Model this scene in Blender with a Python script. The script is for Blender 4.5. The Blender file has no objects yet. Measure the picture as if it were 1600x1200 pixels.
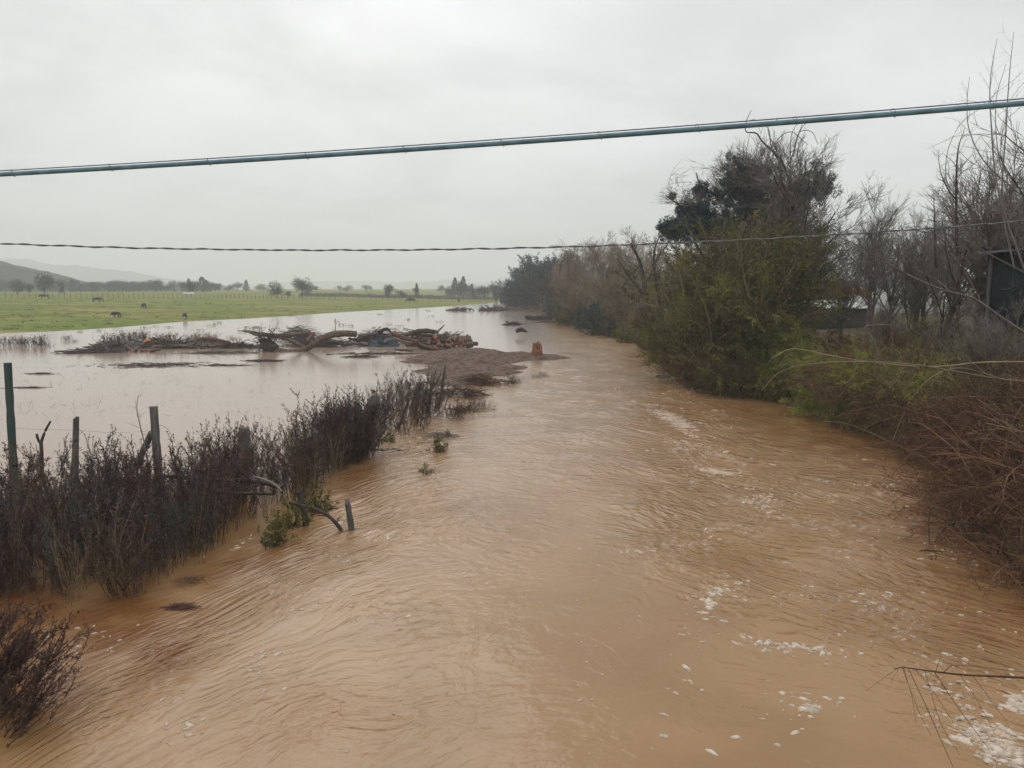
import bpy, math, numpy as np
from mathutils import Vector
S = bpy.context.scene
COL = S.collection
# ------------------------------------------------------------------ camera
H = 5.0; PITCH = math.atan(150/1155.0); F = 1155.0
cd = bpy.data.cameras.new('camera'); cam = bpy.data.objects.new('camera', cd); COL.objects.link(cam)
cam.location = (0, 0, H); cam.rotation_euler = (math.pi/2 - PITCH, 0, 0)
cd.sensor_width = 36; cd.lens = 36*F/1600; cd.clip_start = 0.1; cd.clip_end = 12000
S.camera = cam
# ------------------------------------------------------------------ world and sun
SUN_EL, SUN_AZ = math.radians(38), math.radians(-14)      # sun behind thin cloud, ahead and a little left
w = bpy.data.worlds.new('World'); S.world = w; w.use_nodes = True
nt = w.node_tree; nt.nodes.clear(); N = nt.nodes; K = nt.links
def mth(tree, op, a, b=None, c=None, clamp=False):
    n = tree.nodes.new('ShaderNodeMath'); n.operation = op; n.use_clamp = clamp
    for i, v in enumerate((a, b, c)):
        if v is None: continue
        if isinstance(v, (int, float)): n.inputs[i].default_value = v
        else: tree.links.new(v, n.inputs[i])
    return n.outputs[0]
def mixc(tree, f, a, b, mode='MIX'):
    n = tree.nodes.new('ShaderNodeMix'); n.data_type = 'RGBA'; n.blend_type = mode
    for s, v in ((n.inputs[0], f), (n.inputs[6], a), (n.inputs[7], b)):
        if isinstance(v, (int, float)): s.default_value = v
        elif isinstance(v, tuple): s.default_value = (*v, 1)
        else: tree.links.new(v, s)
    return n.outputs[2]
def rng_map(tree, v, a, b, c=0.0, d=1.0):
    n = tree.nodes.new('ShaderNodeMapRange'); n.interpolation_type = 'SMOOTHSTEP'
    tree.links.new(v, n.inputs[0])
    for i, q in enumerate((a, b, c, d)):
        if isinstance(q, (int, float)): n.inputs[i+1].default_value = q
        else: tree.links.new(q, n.inputs[i+1])
    return n.outputs[0]
sky = N.new('ShaderNodeTexSky'); sky.sky_type = 'NISHITA'; sky.sun_disc = False
sky.sun_elevation = SUN_EL; sky.sun_rotation = SUN_AZ
tc = N.new('ShaderNodeTexCoord'); sep = N.new('ShaderNodeSeparateXYZ'); K.new(tc.outputs['Generated'], sep.inputs[0])
zz = mth(nt, 'MAXIMUM', sep.outputs[2], 0.0)
den = mth(nt, 'ADD', zz, 0.22)
cmb = N.new('ShaderNodeCombineXYZ')
K.new(mth(nt, 'DIVIDE', sep.outputs[0], den), cmb.inputs[0]); K.new(mth(nt, 'DIVIDE', sep.outputs[1], den), cmb.inputs[1])
n1 = N.new('ShaderNodeTexNoise'); n1.inputs['Scale'].default_value = 1.15; n1.inputs['Detail'].default_value = 5
n1.inputs['Roughness'].default_value = 0.52; n1.inputs['Distortion'].default_value = 0.3
K.new(cmb.outputs[0], n1.inputs['Vector'])
grad = rng_map(nt, zz, 0.0, 0.30, 0.0, 1.0)
base = mixc(nt, grad, (0.72, 0.75, 0.765), (0.88, 0.885, 0.885))
zen = rng_map(nt, zz, 0.40, 0.9, 1.0, 1.55)
cl = rng_map(nt, n1.outputs[0], 0.36, 0.64, 0.84, 1.10)
dt = N.new('ShaderNodeVectorMath'); dt.operation = 'DOT_PRODUCT'; K.new(tc.outputs['Generated'], dt.inputs[0])
el0, az0 = math.radians(21), math.radians(-6)
dt.inputs[1].default_value = (math.sin(az0)*math.cos(el0), math.cos(az0)*math.cos(el0), math.sin(el0))
glow = mth(nt, 'MULTIPLY', mth(nt, 'POWER', mth(nt, 'MAXIMUM', dt.outputs['Value'], 0.0), 26.0), 0.12)
k2 = mth(nt, 'ADD', mth(nt, 'MULTIPLY', cl, zen), glow)
sc_ = N.new('ShaderNodeVectorMath'); sc_.operation = 'SCALE'; K.new(base, sc_.inputs[0]); K.new(k2, sc_.inputs['Scale'])
sk = N.new('ShaderNodeVectorMath'); sk.operation = 'SCALE'; K.new(sky.outputs[0], sk.inputs[0]); sk.inputs['Scale'].default_value = 0.006
ad = N.new('ShaderNodeVectorMath'); ad.operation = 'ADD'; K.new(sc_.outputs[0], ad.inputs[0]); K.new(sk.outputs[0], ad.inputs[1])
bg = N.new('ShaderNodeBackground'); bg.inputs['Strength'].default_value = 1.0; K.new(ad.outputs[0], bg.inputs[0])
wo = N.new('ShaderNodeOutputWorld'); K.new(bg.outputs[0], wo.inputs[0])
ld = bpy.data.lights.new('sun', 'SUN'); ld.energy = 0.6; ld.angle = math.radians(30); ld.color = (1, .96, .9)
sun = bpy.data.objects.new('sun', ld); COL.objects.link(sun)
sd = Vector((math.sin(SUN_AZ)*math.cos(SUN_EL), math.cos(SUN_AZ)*math.cos(SUN_EL), math.sin(SUN_EL)))
sun.rotation_euler = sd.to_track_quat('Z', 'Y').to_euler(); sun.location = (0, 0, 40)
S.view_settings.view_transform = 'Standard'; S.view_settings.look = 'None'
S.view_settings.exposure = 0; S.view_settings.gamma = 1
S.cycles.max_bounces = 6; S.cycles.diffuse_bounces = 3; S.cycles.glossy_bounces = 3; S.cycles.volume_bounces = 3
S.cycles.transmission_bounces = 3
S.cycles.caustics_reflective = False; S.cycles.caustics_refractive = False
# ------------------------------------------------------------------ maths
cp, sp = math.cos(PITCH), math.sin(PITCH)
def ray(px, py):
    a, b = (px-800)/F, (600-py)/F
    return np.array([a, b*sp+cp, b*cp-sp])
def W(px, py, z=0.0):                     # photo pixel -> point on the level z
    d = ray(px, py); t = (z-H)/d[2]; return np.array([0, 0, H])+d*t
def at(px, py, Y):                        # photo pixel -> point at distance Y ahead
    d = ray(px, py); return np.array([0, 0, H])+d*(Y/d[1])
def proj(x, y, z):
    dep = y*cp-(z-H)*sp; up = y*sp+(z-H)*cp
    dep = np.where(dep < .3, .3, dep)
    return 800+F*x/dep, 600-F*up/dep
_r = np.random.default_rng(5)
_perm = _r.permutation(256); _ang = _r.random(256)*2*np.pi; _gx, _gy = np.cos(_ang), np.sin(_ang)
def perlin(x, y):
    xi = np.floor(x).astype(int); yi = np.floor(y).astype(int); xf, yf = x-xi, y-yi
    u = xf*xf*xf*(xf*(xf*6-15)+10); v = yf*yf*yf*(yf*(yf*6-15)+10)
    def g(a, b, fx, fy):
        h = _perm[(_perm[a & 255]+b) & 255]; return _gx[h]*fx+_gy[h]*fy
    a = g(xi, yi, xf, yf); b = g(xi+1, yi, xf-1, yf); c = g(xi, yi+1, xf, yf-1); d = g(xi+1, yi+1, xf-1, yf-1)
    return ((a+(b-a)*u)*(1-v)+(c+(d-c)*u)*v)*1.5
def fbm(x, y, o=4):
    s = 0; a = 1.0
    for i in range(o): s = s+a*perlin(x*2**i+i*17.3, y*2**i-i*9.1); a *= .5
    return s
def sstep(a, b, x):
    t = np.clip((x-a)/(b-a), 0, 1); return t*t*(3-2*t)
# shore lines, worked out on the water level
R_PX = [(1600, 905), (1545, 862), (1500, 760), (1440, 705), (1300, 662), (1200, 622), (1110, 614), (1078, 565), (1045, 528), (965, 513), (900, 500), (850, 488), (808, 479)]
RS = np.array([W(*p) for p in R_PX]); RY, RX = RS[:, 1], RS[:, 0]
RY = np.concatenate([[-60, 6], RY, [270, 600]]); RX = np.concatenate([[14, 10.0], RX, [-2, -40]])
L_PX = [(-120, 530), (0, 521), (100, 517), (180, 512), (280, 503), (400, 497), (550, 487), (680, 480), (785, 472.5)]
LS = np.array([W(*p) for p in L_PX]); LY = np.concatenate([[-60], LS[:, 1], [600]]); LX = np.concatenate([[-140], LS[:, 0], [60]])
def ground_h(x, y):
    dl = (np.interp(y, LY, LX)-x)*0.93
    h1 = np.where(dl > 0, np.minimum(0.021*dl, 2.9), 0.03*dl)
    h1 = h1+np.where(dl > 6, 0.10*perlin(x/17., y/17.)+.05*perlin(x/5., y/5.), 0)
    dr = x-np.interp(y, RY, RX)
    h2 = np.where(dr > 0, 2.1*(1-np.exp(-dr/2.2)), 0.35*dr)+np.where(dr > 0, .12*perlin(x/1.7, y/1.7)+.1*perlin(x/6, y/6), 0)
    h2 = h2-.04
    r = np.hypot(x, y)
    back = np.where(y < 0, 3*sstep(250, 380, r), -1.)
    return np.maximum(np.maximum(h1, h2), np.maximum(back, -0.9))
def gz(x, y): return float(ground_h(np.array([x*1.0]), np.array([y*1.0]))[0])
# ------------------------------------------------------------------ mesh helpers
def mk_mesh(name, V, Fa, mat, smooth=False):
    V = np.asarray(V, dtype=np.float32).reshape(-1, 3); me = bpy.data.meshes.new(name)
    Fl = Fa if isinstance(Fa, list) else [Fa]
    Fl = [np.asarray(f, dtype=np.int32) for f in Fl if len(f)]
    me.vertices.add(len(V)); me.vertices.foreach_set('co', V.ravel())
    tot = np.concatenate([np.full(len(f), f.shape[1], np.int32) for f in Fl])
    lv = np.concatenate([f.ravel() for f in Fl])
    me.loops.add(len(lv)); me.loops.foreach_set('vertex_index', lv)
    me.polygons.add(len(tot)); st = np.concatenate([[0], np.cumsum(tot)[:-1]]).astype(np.int32)
    me.polygons.foreach_set('loop_start', st); me.polygons.foreach_set('loop_total', tot)
    if smooth: me.polygons.foreach_set('use_smooth', np.ones(len(tot), bool))
    me.update(calc_edges=True); me.materials.append(mat)
    return me
def link(name, me, parent=None, loc=(0, 0, 0), rz=0.0, sc=1.0):
    o = bpy.data.objects.new(name, me); COL.objects.link(o); o.parent = parent
    o.location = loc; o.rotation_euler = (0, 0, rz)
    o.scale = (sc, sc, sc) if isinstance(sc, (int, float)) else sc
    return o
def tag(o, label=None, cat=None, group=None, kind=None):
    if label: o['label'] = label
    if cat: o['category'] = cat
    if group: o['group'] = group
    if kind: o['kind'] = kind
    return o
def copy_tree(o, parent=None):
    c = o.copy(); COL.objects.link(c); c.parent = parent
    for ch in list(o.children): copy_tree(ch, c)
    return c
class Geo:                                # gathers tubes, leaves and boxes of ONE mesh
    def __init__(s): s.V = []; s.Q = []; s.T = []; s.n = 0
    def put(s, V, Q=None, T=None):
        V = np.asarray(V, float).reshape(-1, 3)
        if Q is not None and len(Q): s.Q.append(np.asarray(Q)+s.n)
        if T is not None and len(T): s.T.append(np.asarray(T)+s.n)
        s.V.append(V); s.n += len(V); return s
    def tubes(s, P, R, sides=3, cap=False):
        P = np.asarray(P, float); R = np.asarray(R, float)
        if P.ndim == 2: P = P[None]; R = R[None]
        M, k, _ = P.shape
        if M == 0: return s
        t = np.gradient(P, axis=1); t /= np.linalg.norm(t, axis=2, keepdims=True)+1e-9
        ref = np.where(np.abs(t[:, :, 2:3]) > .9, np.array([1., 0, 0]), np.array([0, 0, 1.]))
        u = np.cross(t, ref); u /= np.linalg.norm(u, axis=2, keepdims=True)+1e-9; v = np.cross(t, u)
        a = np.arange(sides)*2*np.pi/sides
        ring = P[:, :, None, :]+R[:, :, None, None]*(np.cos(a)[None, None, :, None]*u[:, :, None, :]+np.sin(a)[None, None, :, None]*v[:, :, None, :])
        i = np.arange(M)[:, None, None]; j = np.arange(k-1)[None, :, None]; q = np.arange(sides)[None, None, :]
        b = i*k*sides+j*sides; q2 = (q+1) % sides
        Q = np.stack([b+q, b+q2, b+sides+q2, b+sides+q], -1).reshape(-1, 4)
        T = None
        Vv = ring.reshape(-1, 3)
        if cap:
            cen = np.concatenate([P[:, 0], P[:, -1]]); n0 = len(Vv); Vv = np.concatenate([Vv, cen])
            T = []
            for m in range(M):
                for e, c in ((0, n0+m), (k-1, n0+M+m)):
                    bb = m*k*sides+e*sides
                    for qq in range(sides):
                        T.append((bb+qq, bb+(qq+1) % sides, c))
        return s.put(Vv, Q, T)
    def leaves(s, C, D, ln, wd, rng, droop=0.0):
        C = np.asarray(C); n = len(C)
        if n == 0: return s
        D = D/(np.linalg.norm(D, axis=1, keepdims=True)+1e-9)
        rn = rng.normal(size=(n, 3)); sd_ = np.cross(D, rn); sd_ /= np.linalg.norm(sd_, axis=1, keepdims=True)+1e-9
        ln = np.broadcast_to(ln, (n,))[:, None]; wd = np.broadcast_to(wd, (n,))[:, None]
        mid = C+D*ln*.5; tip = C+D*ln; tip[:, 2] -= droop*ln[:, 0]
        V = np.stack([C, mid+sd_*wd*.5, tip, mid-sd_*wd*.5], 1).reshape(-1, 3)
        return s.put(V, np.arange(n*4).reshape(-1, 4))
    def box(s, x0, x1, y0, y1, z0, z1):
        V = [(x, y, z) for x in (x0, x1) for y in (y0, y1) for z in (z0, z1)]
        return s.put(V, [(0, 1, 3, 2), (4, 6, 7, 5), (0, 4, 5, 1), (2, 3, 7, 6), (0, 2, 6, 4), (1, 5, 7, 3)])
    def mesh(s, name, mat, smooth=False):
        V = np.concatenate(s.V); Fl = []
        if s.Q: Fl.append(np.concatenate(s.Q))
        if s.T: Fl.append(np.concatenate(s.T))
        return mk_mesh(name, V, Fl, mat, smooth)
    def obj(s, name, mat, parent=None, smooth=False, **k): return link(name, s.mesh(name, mat, smooth), parent, **k)
def spline(pts, k=24):
    P = np.asarray(pts, float); n = len(P)
    P = np.vstack([2*P[0]-P[1], P, 2*P[-1]-P[-2]])
    out = []
    for t in np.linspace(0, n-1-1e-6, k):
        i = int(t); f = t-i; a, b, c, d = P[i:i+4]
        out.append(.5*((2*b)+(-a+c)*f+(2*a-5*b+4*c-d)*f*f+(-a+3*b-3*c+d)*f**3))
    return np.array(out)
# ------------------------------------------------------------------ branching
def shoot(start, dirs, length, rad, k, rng, wob=.15, trop=(0, 0, 0.0), tip=.35):
    n = len(start); P = np.zeros((n, k, 3)); P[:, 0] = start
    d = dirs/(np.linalg.norm(dirs, axis=1, keepdims=True)+1e-9); st = (np.asarray(length)/(k-1)).reshape(-1, 1)
    for j in range(1, k):
        P[:, j] = P[:, j-1]+d*st
        d = d+rng.normal(size=(n, 3))*wob+np.asarray(trop)
        d /= np.linalg.norm(d, axis=1, keepdims=True)+1e-9
    R = np.broadcast_to(np.asarray(rad, float).reshape(-1, 1), (n, 1))*np.linspace(1, tip, k)[None]
    return P, R
def sprout(P, R, nc, rng, t=(.25, 1), ang=(.4, .9), lr=(.4, .7), rr=.6, k=5, wob=.15, trop=(0, 0, 0.05), minr=.004, tip=.35):
    n, kk, _ = P.shape; idx = np.repeat(np.arange(n), nc); m = len(idx)
    tt = rng.uniform(t[0], t[1], m); f = tt*(kk-1); i = np.minimum(f.astype(int), kk-2); fr = (f-i)[:, None]
    st = P[idx, i]*(1-fr)+P[idx, i+1]*fr; tg = P[idx, i+1]-P[idx, i]; tg /= np.linalg.norm(tg, axis=1, keepdims=True)+1e-9
    rp = R[idx, i]*(1-fr[:, 0])+R[idx, i+1]*fr[:, 0]
    sdv = np.cross(tg, rng.normal(size=(m, 3))); sdv /= np.linalg.norm(sdv, axis=1, keepdims=True)+1e-9
    a = rng.uniform(ang[0], ang[1], m)[:, None]
    L = np.linalg.norm(np.diff(P, axis=1), axis=2).sum(1)[idx]*rng.uniform(lr[0], lr[1], m)*(1.15-.5*tt)
    return shoot(st, tg*np.cos(a)+sdv*np.sin(a), L, np.maximum(rp*rr, minr), k, rng, wob, trop, tip)
def anchors(P, n, rng, t0=.1):
    m, k, _ = P.shape; i = rng.integers(0, m, n); f = rng.uniform(t0, 1, n)*(k-1); j = np.minimum(f.astype(int), k-2); fr = (f-j)[:, None]
    return P[i, j]*(1-fr)+P[i, j+1]*fr, P[i, j+1]-P[i, j]
# ------------------------------------------------------------------ materials
MATS = {}
def mat(name, c1, c2, scale=3.0, rough=.8, obj_var=.25, spec=.2, bump=0.0, coord='Object', detail=4, stretch=None, transl=0.0):
    if name in MATS: return MATS[name]
    m = bpy.data.materials.new(name); m.use_nodes = True; t = m.node_tree; b = t.nodes['Principled BSDF']
    tcn = t.nodes.new('ShaderNodeTexCoord'); v = tcn.outputs[coord]
    if stretch:
        mp = t.nodes.new('ShaderNodeMapping'); mp.inputs['Scale'].default_value = stretch; t.links.new(v, mp.inputs[0]); v = mp.outputs[0]
    nz = t.nodes.new('ShaderNodeTexNoise'); nz.inputs['Scale'].default_value = scale; nz.inputs['Detail'].default_value = detail
    t.links.new(v, nz.inputs['Vector'])
    f = rng_map(t, nz.outputs[0], .34, .66)
    c = mixc(t, f, c1, c2)
    if obj_var:
        oi = t.nodes.new('ShaderNodeObjectInfo')
        s = mth(t, 'MULTIPLY_ADD', oi.outputs['Random'], 2*obj_var, 1-obj_var)
        vm = t.nodes.new('ShaderNodeVectorMath'); vm.operation = 'SCALE'; t.links.new(c, vm.inputs[0]); t.links.new(s, vm.inputs['Scale']); c = vm.outputs[0]
    t.links.new(c, b.inputs['Base Color']); b.inputs['Roughness'].default_value = rough
    b.inputs['Specular IOR Level'].default_value = spec
    if bump:
        bp = t.nodes.new('ShaderNodeBump'); bp.inputs['Strength'].default_value = bump; bp.inputs['Distance'].default_value = .03
        t.links.new(nz.outputs[0], bp.inputs['Height']); t.links.new(bp.outputs[0], b.inputs['Normal'])
    if transl:
        tr = t.nodes.new('ShaderNodeBsdfTranslucent'); t.links.new(c, tr.inputs[0])
        mx = t.nodes.new('ShaderNodeMixShader'); mx.inputs[0].default_value = transl
        t.links.new(b.outputs[0], mx.inputs[1]); t.links.new(tr.outputs[0], mx.inputs[2]); t.links.new(mx.outputs[0], t.nodes['Material Output'].inputs[0])
    MATS[name] = m; return m
M = dict(
 bark_grey=mat('bark grey', (.10, .085, .07), (.17, .15, .125), 4),
 bark_pale=mat('bark pale', (.15, .13, .105), (.24, .21, .17), 4),
 bark_dark=mat('bark dark', (.035, .03, .027), (.075, .062, .052), 5),
 twig_warm=mat('twig warm', (.17, .135, .095), (.29, .23, .155), .6),
 twig_grey=mat('twig grey', (.13, .115, .10), (.21, .19, .165), 1.5),
 twig_red=mat('twig red', (.075, .036, .020), (.19, .105, .058), 1.6, obj_var=.45),
 cane=mat('cane', (.20, .15, .075), (.28, .22, .12), 2),
 weed_stem=mat('weed stem', (.06, .030, .026), (.11, .06, .045), 2),
 weed_leaf=mat('weed leaf', (.040, .036, .040), (.145, .115, .105), 3.5, obj_var=.45),
 weed_leaf_r=mat('weed leaf reddish', (.050, .030, .028), (.155, .092, .070), 3.5, obj_var=.4),
 weed_leaf_g=mat('weed leaf green', (.045, .065, .060), (.095, .12, .10), 3.5, obj_var=.3),
 olive=mat('leaf olive', (.088, .100, .022), (.235, .235, .052), .9, obj_var=.25, transl=.25, spec=.3),
 green=mat('leaf green', (.13, .17, .022), (.32, .34, .06), 1.1, obj_var=.3, transl=.3, spec=.3),
 teal=mat('leaf teal', (.024, .060, .074), (.055, .115, .13), 1.3, obj_var=.15, spec=.3),
 straw=mat('straw', (.11, .09, .032), (.20, .155, .06), 2, obj_var=.3),
 dull=mat('leaf dull', (.055, .055, .032), (.115, .105, .06), 1.2, obj_var=.2, transl=.2),
 far_leaf=mat('far leaf', (.025, .045, .045), (.06, .09, .075), .4, obj_var=.3),
 far_twig=mat('far twig', (.08, .085, .08), (.14, .14, .12), .5, obj_var=.2),
 wood_cut=mat('cut wood', (.24, .11, .075), (.40, .215, .155), 7, obj_var=.2),
 wood_split=mat('split wood', (.16, .065, .032), (.31, .145, .08), 5, obj_var=0, stretch=(5, 5, 1), bump=.4),
 tarp=mat('faded tarpaulin', (.028, .045, .052), (.065, .09, .098), 2.5, obj_var=0, rough=.55, bump=.4),
 wood_old=mat('weathered wood', (.075, .075, .07), (.15, .14, .125), 3, rough=.85, bump=.4, stretch=(6, 6, .7)),
 wood_teal=mat('painted post', (.03, .06, .055), (.055, .085, .075), 5, stretch=(5, 5, .6), obj_var=0, bump=.3),
 log_bark=mat('log bark', (.06, .045, .035), (.15, .11, .085), 5, bump=.6, obj_var=.35),
 log_red=mat('log inner', (.11, .065, .045), (.22, .125, .085), 6, bump=.4),
 net=mat('shade net', (.008, .018, .021), (.022, .034, .038), 2, obj_var=0),
 metal_white=mat('white roof sheet', (.62, .63, .60), (.78, .78, .74), 2, rough=.5, obj_var=0),
 wall_grey=mat('plank wall', (.05, .05, .042), (.12, .11, .09), 4, stretch=(8, 8, .5), obj_var=0),
 wall_blue=mat('blue grey sheeting', (.07, .075, .09), (.12, .12, .14), 2, obj_var=0),
 red=mat('red cloth', (.26, .02, .024), (.40, .045, .05), 6, obj_var=0),
 pink=mat('pink plastic', (.6, .13, .12), (.7, .2, .18), 6, obj_var=0),
 orange=mat('orange board', (.40, .18, .09), (.50, .30, .20), 6, obj_var=0),
 cable=mat('cable sheath', (.07, .17, .22), (.13, .26, .33), 9, rough=.42, spec=.5, obj_var=0, detail=8, bump=.15),
 wire=mat('steel wire', (.10, .10, .11), (.16, .16, .17), 9, rough=.5, spec=.5, obj_var=0),
 black=mat('black rubber', (.02, .02, .02), (.04, .04, .04), 5, obj_var=0),
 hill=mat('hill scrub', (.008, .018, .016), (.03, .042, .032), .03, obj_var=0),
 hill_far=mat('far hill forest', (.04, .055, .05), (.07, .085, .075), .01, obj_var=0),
 gravel=mat('wet gravel', (.065, .042, .030), (.145, .10, .075), 3.2, rough=.9, bump=.8, detail=9, obj_var=0),
 white=mat('white hide', (.6, .6, .57), (.75, .74, .7), 2, obj_var=0),
)
# cow hide in black and white patches
def cowmat(name, thr):
    m = bpy.data.materials.new(name); m.use_nodes = True; t = m.node_tree; b = t.nodes['Principled BSDF']
    tcn = t.nodes.new('ShaderNodeTexCoord'); nz = t.nodes.new('ShaderNodeTexNoise'); nz.inputs['Scale'].default_value = 1.6; nz.inputs['Detail'].default_value = 1
    t.links.new(tcn.outputs['Object'], nz.inputs['Vector'])
    c = mixc(t, rng_map(t, nz.outputs[0], thr, thr+.03), (.02, .02, .022), (.62, .6, .57))
    t.links.new(c, b.inputs['Base Color']); b.inputs['Roughness'].default_value = .7; return m
M['cow'] = cowmat('black and white hide', .55)
M['cow_dark'] = cowmat('mostly black hide', .66)
# ------------------------------------------------------------------ ground sheet
def ground_mat():
    m = bpy.data.materials.new('ground'); m.use_nodes = True; t = m.node_tree; b = t.nodes['Principled BSDF']
    g = t.nodes.new('ShaderNodeNewGeometry'); a = t.nodes.new('ShaderNodeAttribute'); a.attribute_name = 'bank'
    def nz(s, d=5, st=(1, 1, 1)):
        mp = t.nodes.new('ShaderNodeMapping'); mp.inputs['Scale'].default_value = st; t.links.new(g.outputs['Position'], mp.inputs[0])
        n = t.nodes.new('ShaderNodeTexNoise'); n.inputs['Scale'].default_value = s; n.inputs['Detail'].default_value = d; t.links.new(mp.outputs[0], n.inputs['Vector']); return n.outputs[0]
    gr = mixc(t, rng_map(t, nz(.5, 6), .35, .65), (.082, .122, .016), (.160, .195, .032))
    gr = mixc(t, rng_map(t, nz(.045, 5, (1, 3.0, 1)), .48, .64), gr, (.25, .195, .07))
    gr = mixc(t, mth(t, 'MULTIPLY', rng_map(t, nz(.09, 3, (1, 1.6, 1)), .58, .72), .6), gr, (.08, .11, .025))
    br = mixc(t, rng_map(t, nz(1.5, 6), .35, .65), (.05, .038, .024), (.10, .08, .04))
    t.links.new(mixc(t, a.outputs['Fac'], gr, br), b.inputs['Base Color']); b.inputs['Roughness'].default_value = .95
    b.inputs['Specular IOR Level'].default_value = .1
    bp = t.nodes.new('ShaderNodeBump'); bp.inputs['Strength'].default_value = .7; bp.inputs['Distance'].default_value = .12
    t.links.new(nz(2.5, 6), bp.inputs['Height']); t.links.new(bp.outputs[0], b.inputs['Normal'])
    return m
def polar(angs, rads):
    A, R = np.meshgrid(angs, rads); x = R*np.sin(A); y = R*np.cos(A)
    na, nr = len(angs), len(rads); i = np.arange(nr-1)[:, None]; j = np.arange(na)[None]
    j2 = (j+1) % na
    Q = np.stack([i*na+j, i*na+j2, (i+1)*na+j2, (i+1)*na+j], -1).reshape(-1, 4)
    return x, y, Q, np.arange(na)
def disc(name, angs, rads, hf, mt):
    x, y, Q, first = polar(angs, rads); z = hf(x, y)
    V = np.stack([x, y, z], -1).reshape(-1, 3); V = np.vstack([V, [0, 0, float(z[0].mean())]])
    na = len(angs); T = np.array([(i, len(V)-1, (i+1) % na) for i in range(na)])
    me = mk_mesh(name, V, [Q, T], mt, True); return link(name, me), V
fr = np.radians(np.linspace(-44, 44, 500)); bk = np.radians(np.linspace(44, 316, 60)[1:-1])
g, V = disc('ground', np.concatenate([fr, bk]), np.concatenate([np.geomspace(3, 420, 420), np.geomspace(440, 3400, 30)]), ground_h, ground_mat())
tag(g, kind='structure')
dr = V[:, 0]-np.interp(V[:, 1], RY, RX)
at_ = g.data.attributes.new('bank', 'FLOAT', 'POINT'); at_.data.foreach_set('value', (sstep(-1, 0, dr)*(1-.6*sstep(180, 320, V[:, 1]))).astype(np.float32))
# ------------------------------------------------------------------ water
def blob(px, py, L):
    s = np.zeros_like(px)
    for cx, cy, rx, ry, a, st in L:
        c, s_ = math.cos(math.radians(a)), math.sin(math.radians(a)); dx, dy = px-cx, py-cy
        u = (dx*c+dy*s_)/rx; v = (-dx*s_+dy*c)/ry
        s = np.maximum(s, st*np.exp(-(u*u+v*v)))
    return s
# swift water down the right half of the stream (place on the water in photo pixels, extent, slant, strength)
ROUGH = [(1000, 545, 130, 26, 8, .9), (1080, 620, 110, 50, 40, 1.), (1140, 720, 120, 60, 30, 1.), (1230, 800, 220, 90, 25, 1.), (1150, 870, 170, 70, 25, 1.),
         (1400, 780, 180, 90, 25, .6), (1350, 940, 240, 90, 20, .8), (1500, 1050, 170, 100, 35, .7), (950, 600, 160, 60, 0, .55), (880, 700, 220, 80, 0, .35), (680, 800, 160, 60, 15, .5),
         (560, 850, 110, 40, -30, .6), (430, 930, 120, 30, -30, .55), (250, 1060, 170, 35, -38, .6), (110, 1150, 120, 40, -45, .6), (640, 960, 150, 50, 10, .25), (520, 1120, 150, 70, 0, .3), (640, 690, 70, 50, 0, .5)]
FOAM = [(990, 525, 120, 7, 2, .55), (1045, 548, 60, 12, 20, .5), (1060, 600, 46, 26, 20, .55), (1050, 655, 60, 16, 30, .75), (1085, 700, 80, 14, 15, .5), (1120, 736, 60, 7, 5, .75), (1190, 780, 46, 20, 40, .55),
        (1290, 790, 80, 20, 10, .4), (1390, 760, 60, 12, 10, .35), (1150, 925, 50, 16, 10, .45), (1105, 950, 26, 30, 60, .4), (1220, 1010, 110, 11, 8, .62), (1340, 930, 90, 16, 10, .38), (1270, 1095, 80, 22, 5, .35),
        (1480, 1050, 90, 40, 20, .42), (1560, 1160, 100, 36, 20, .85), (1592, 1100, 26, 30, 90, .8), (1000, 865, 26, 8, 0, .4), (1510, 860, 60, 20, 10, .5),
        (540, 812, 30, 14, 0, .34), (660, 700, 30, 30, 0, .5), (450, 960, 40, 16, -30, .2), (410, 1040, 40, 30, -30, .3), (280, 1130, 30, 30, -30, .36), (160, 995, 50, 20, 0, .28), (370, 845, 20, 10, 0, .45), (740, 905, 30, 6, 20, .3), (600, 960, 60, 30, 0, .25)]
CALM_X = np.array([(-9, 8), (-10, 12), (-7.2, 18), (-4.5, 22), (-3.8, 30), (-4, 36), (-4, 44), (2, 55), (4, 70), (3, 120), (2, 260)])
def water_fields(x, y):
    px, py = proj(x, y, np.zeros_like(x)); r = np.hypot(x, y)
    ok = (y > 2)
    rg = np.where(ok, blob(px, py, ROUGH), .3); fm = np.where(ok, blob(px, py, FOAM), 0)
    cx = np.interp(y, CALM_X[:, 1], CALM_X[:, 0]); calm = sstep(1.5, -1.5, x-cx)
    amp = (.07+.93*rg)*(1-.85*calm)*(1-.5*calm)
    return amp, fm*(1-.8*calm), calm
def flow_uv(x, y):
    u = x+.45*perlin(x/1.7, y/2.1)+.16*perlin(x/.55+7, y/.8)
    sl = 1.5*np.log1p(np.exp(np.clip(-(x+2.2)*1.6, -30, 30)))/1.6+.7*np.log1p(np.exp(np.clip((x-1.4)*1.6, -30, 30)))/1.6
    v = y+np.minimum(sl, 9+0*sl)*(1-sstep(22, 40, y))+.75*perlin(x/3.1+40, y/3.6)+.22*perlin(x/.9+4, y/1.1)
    return u, v
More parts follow.
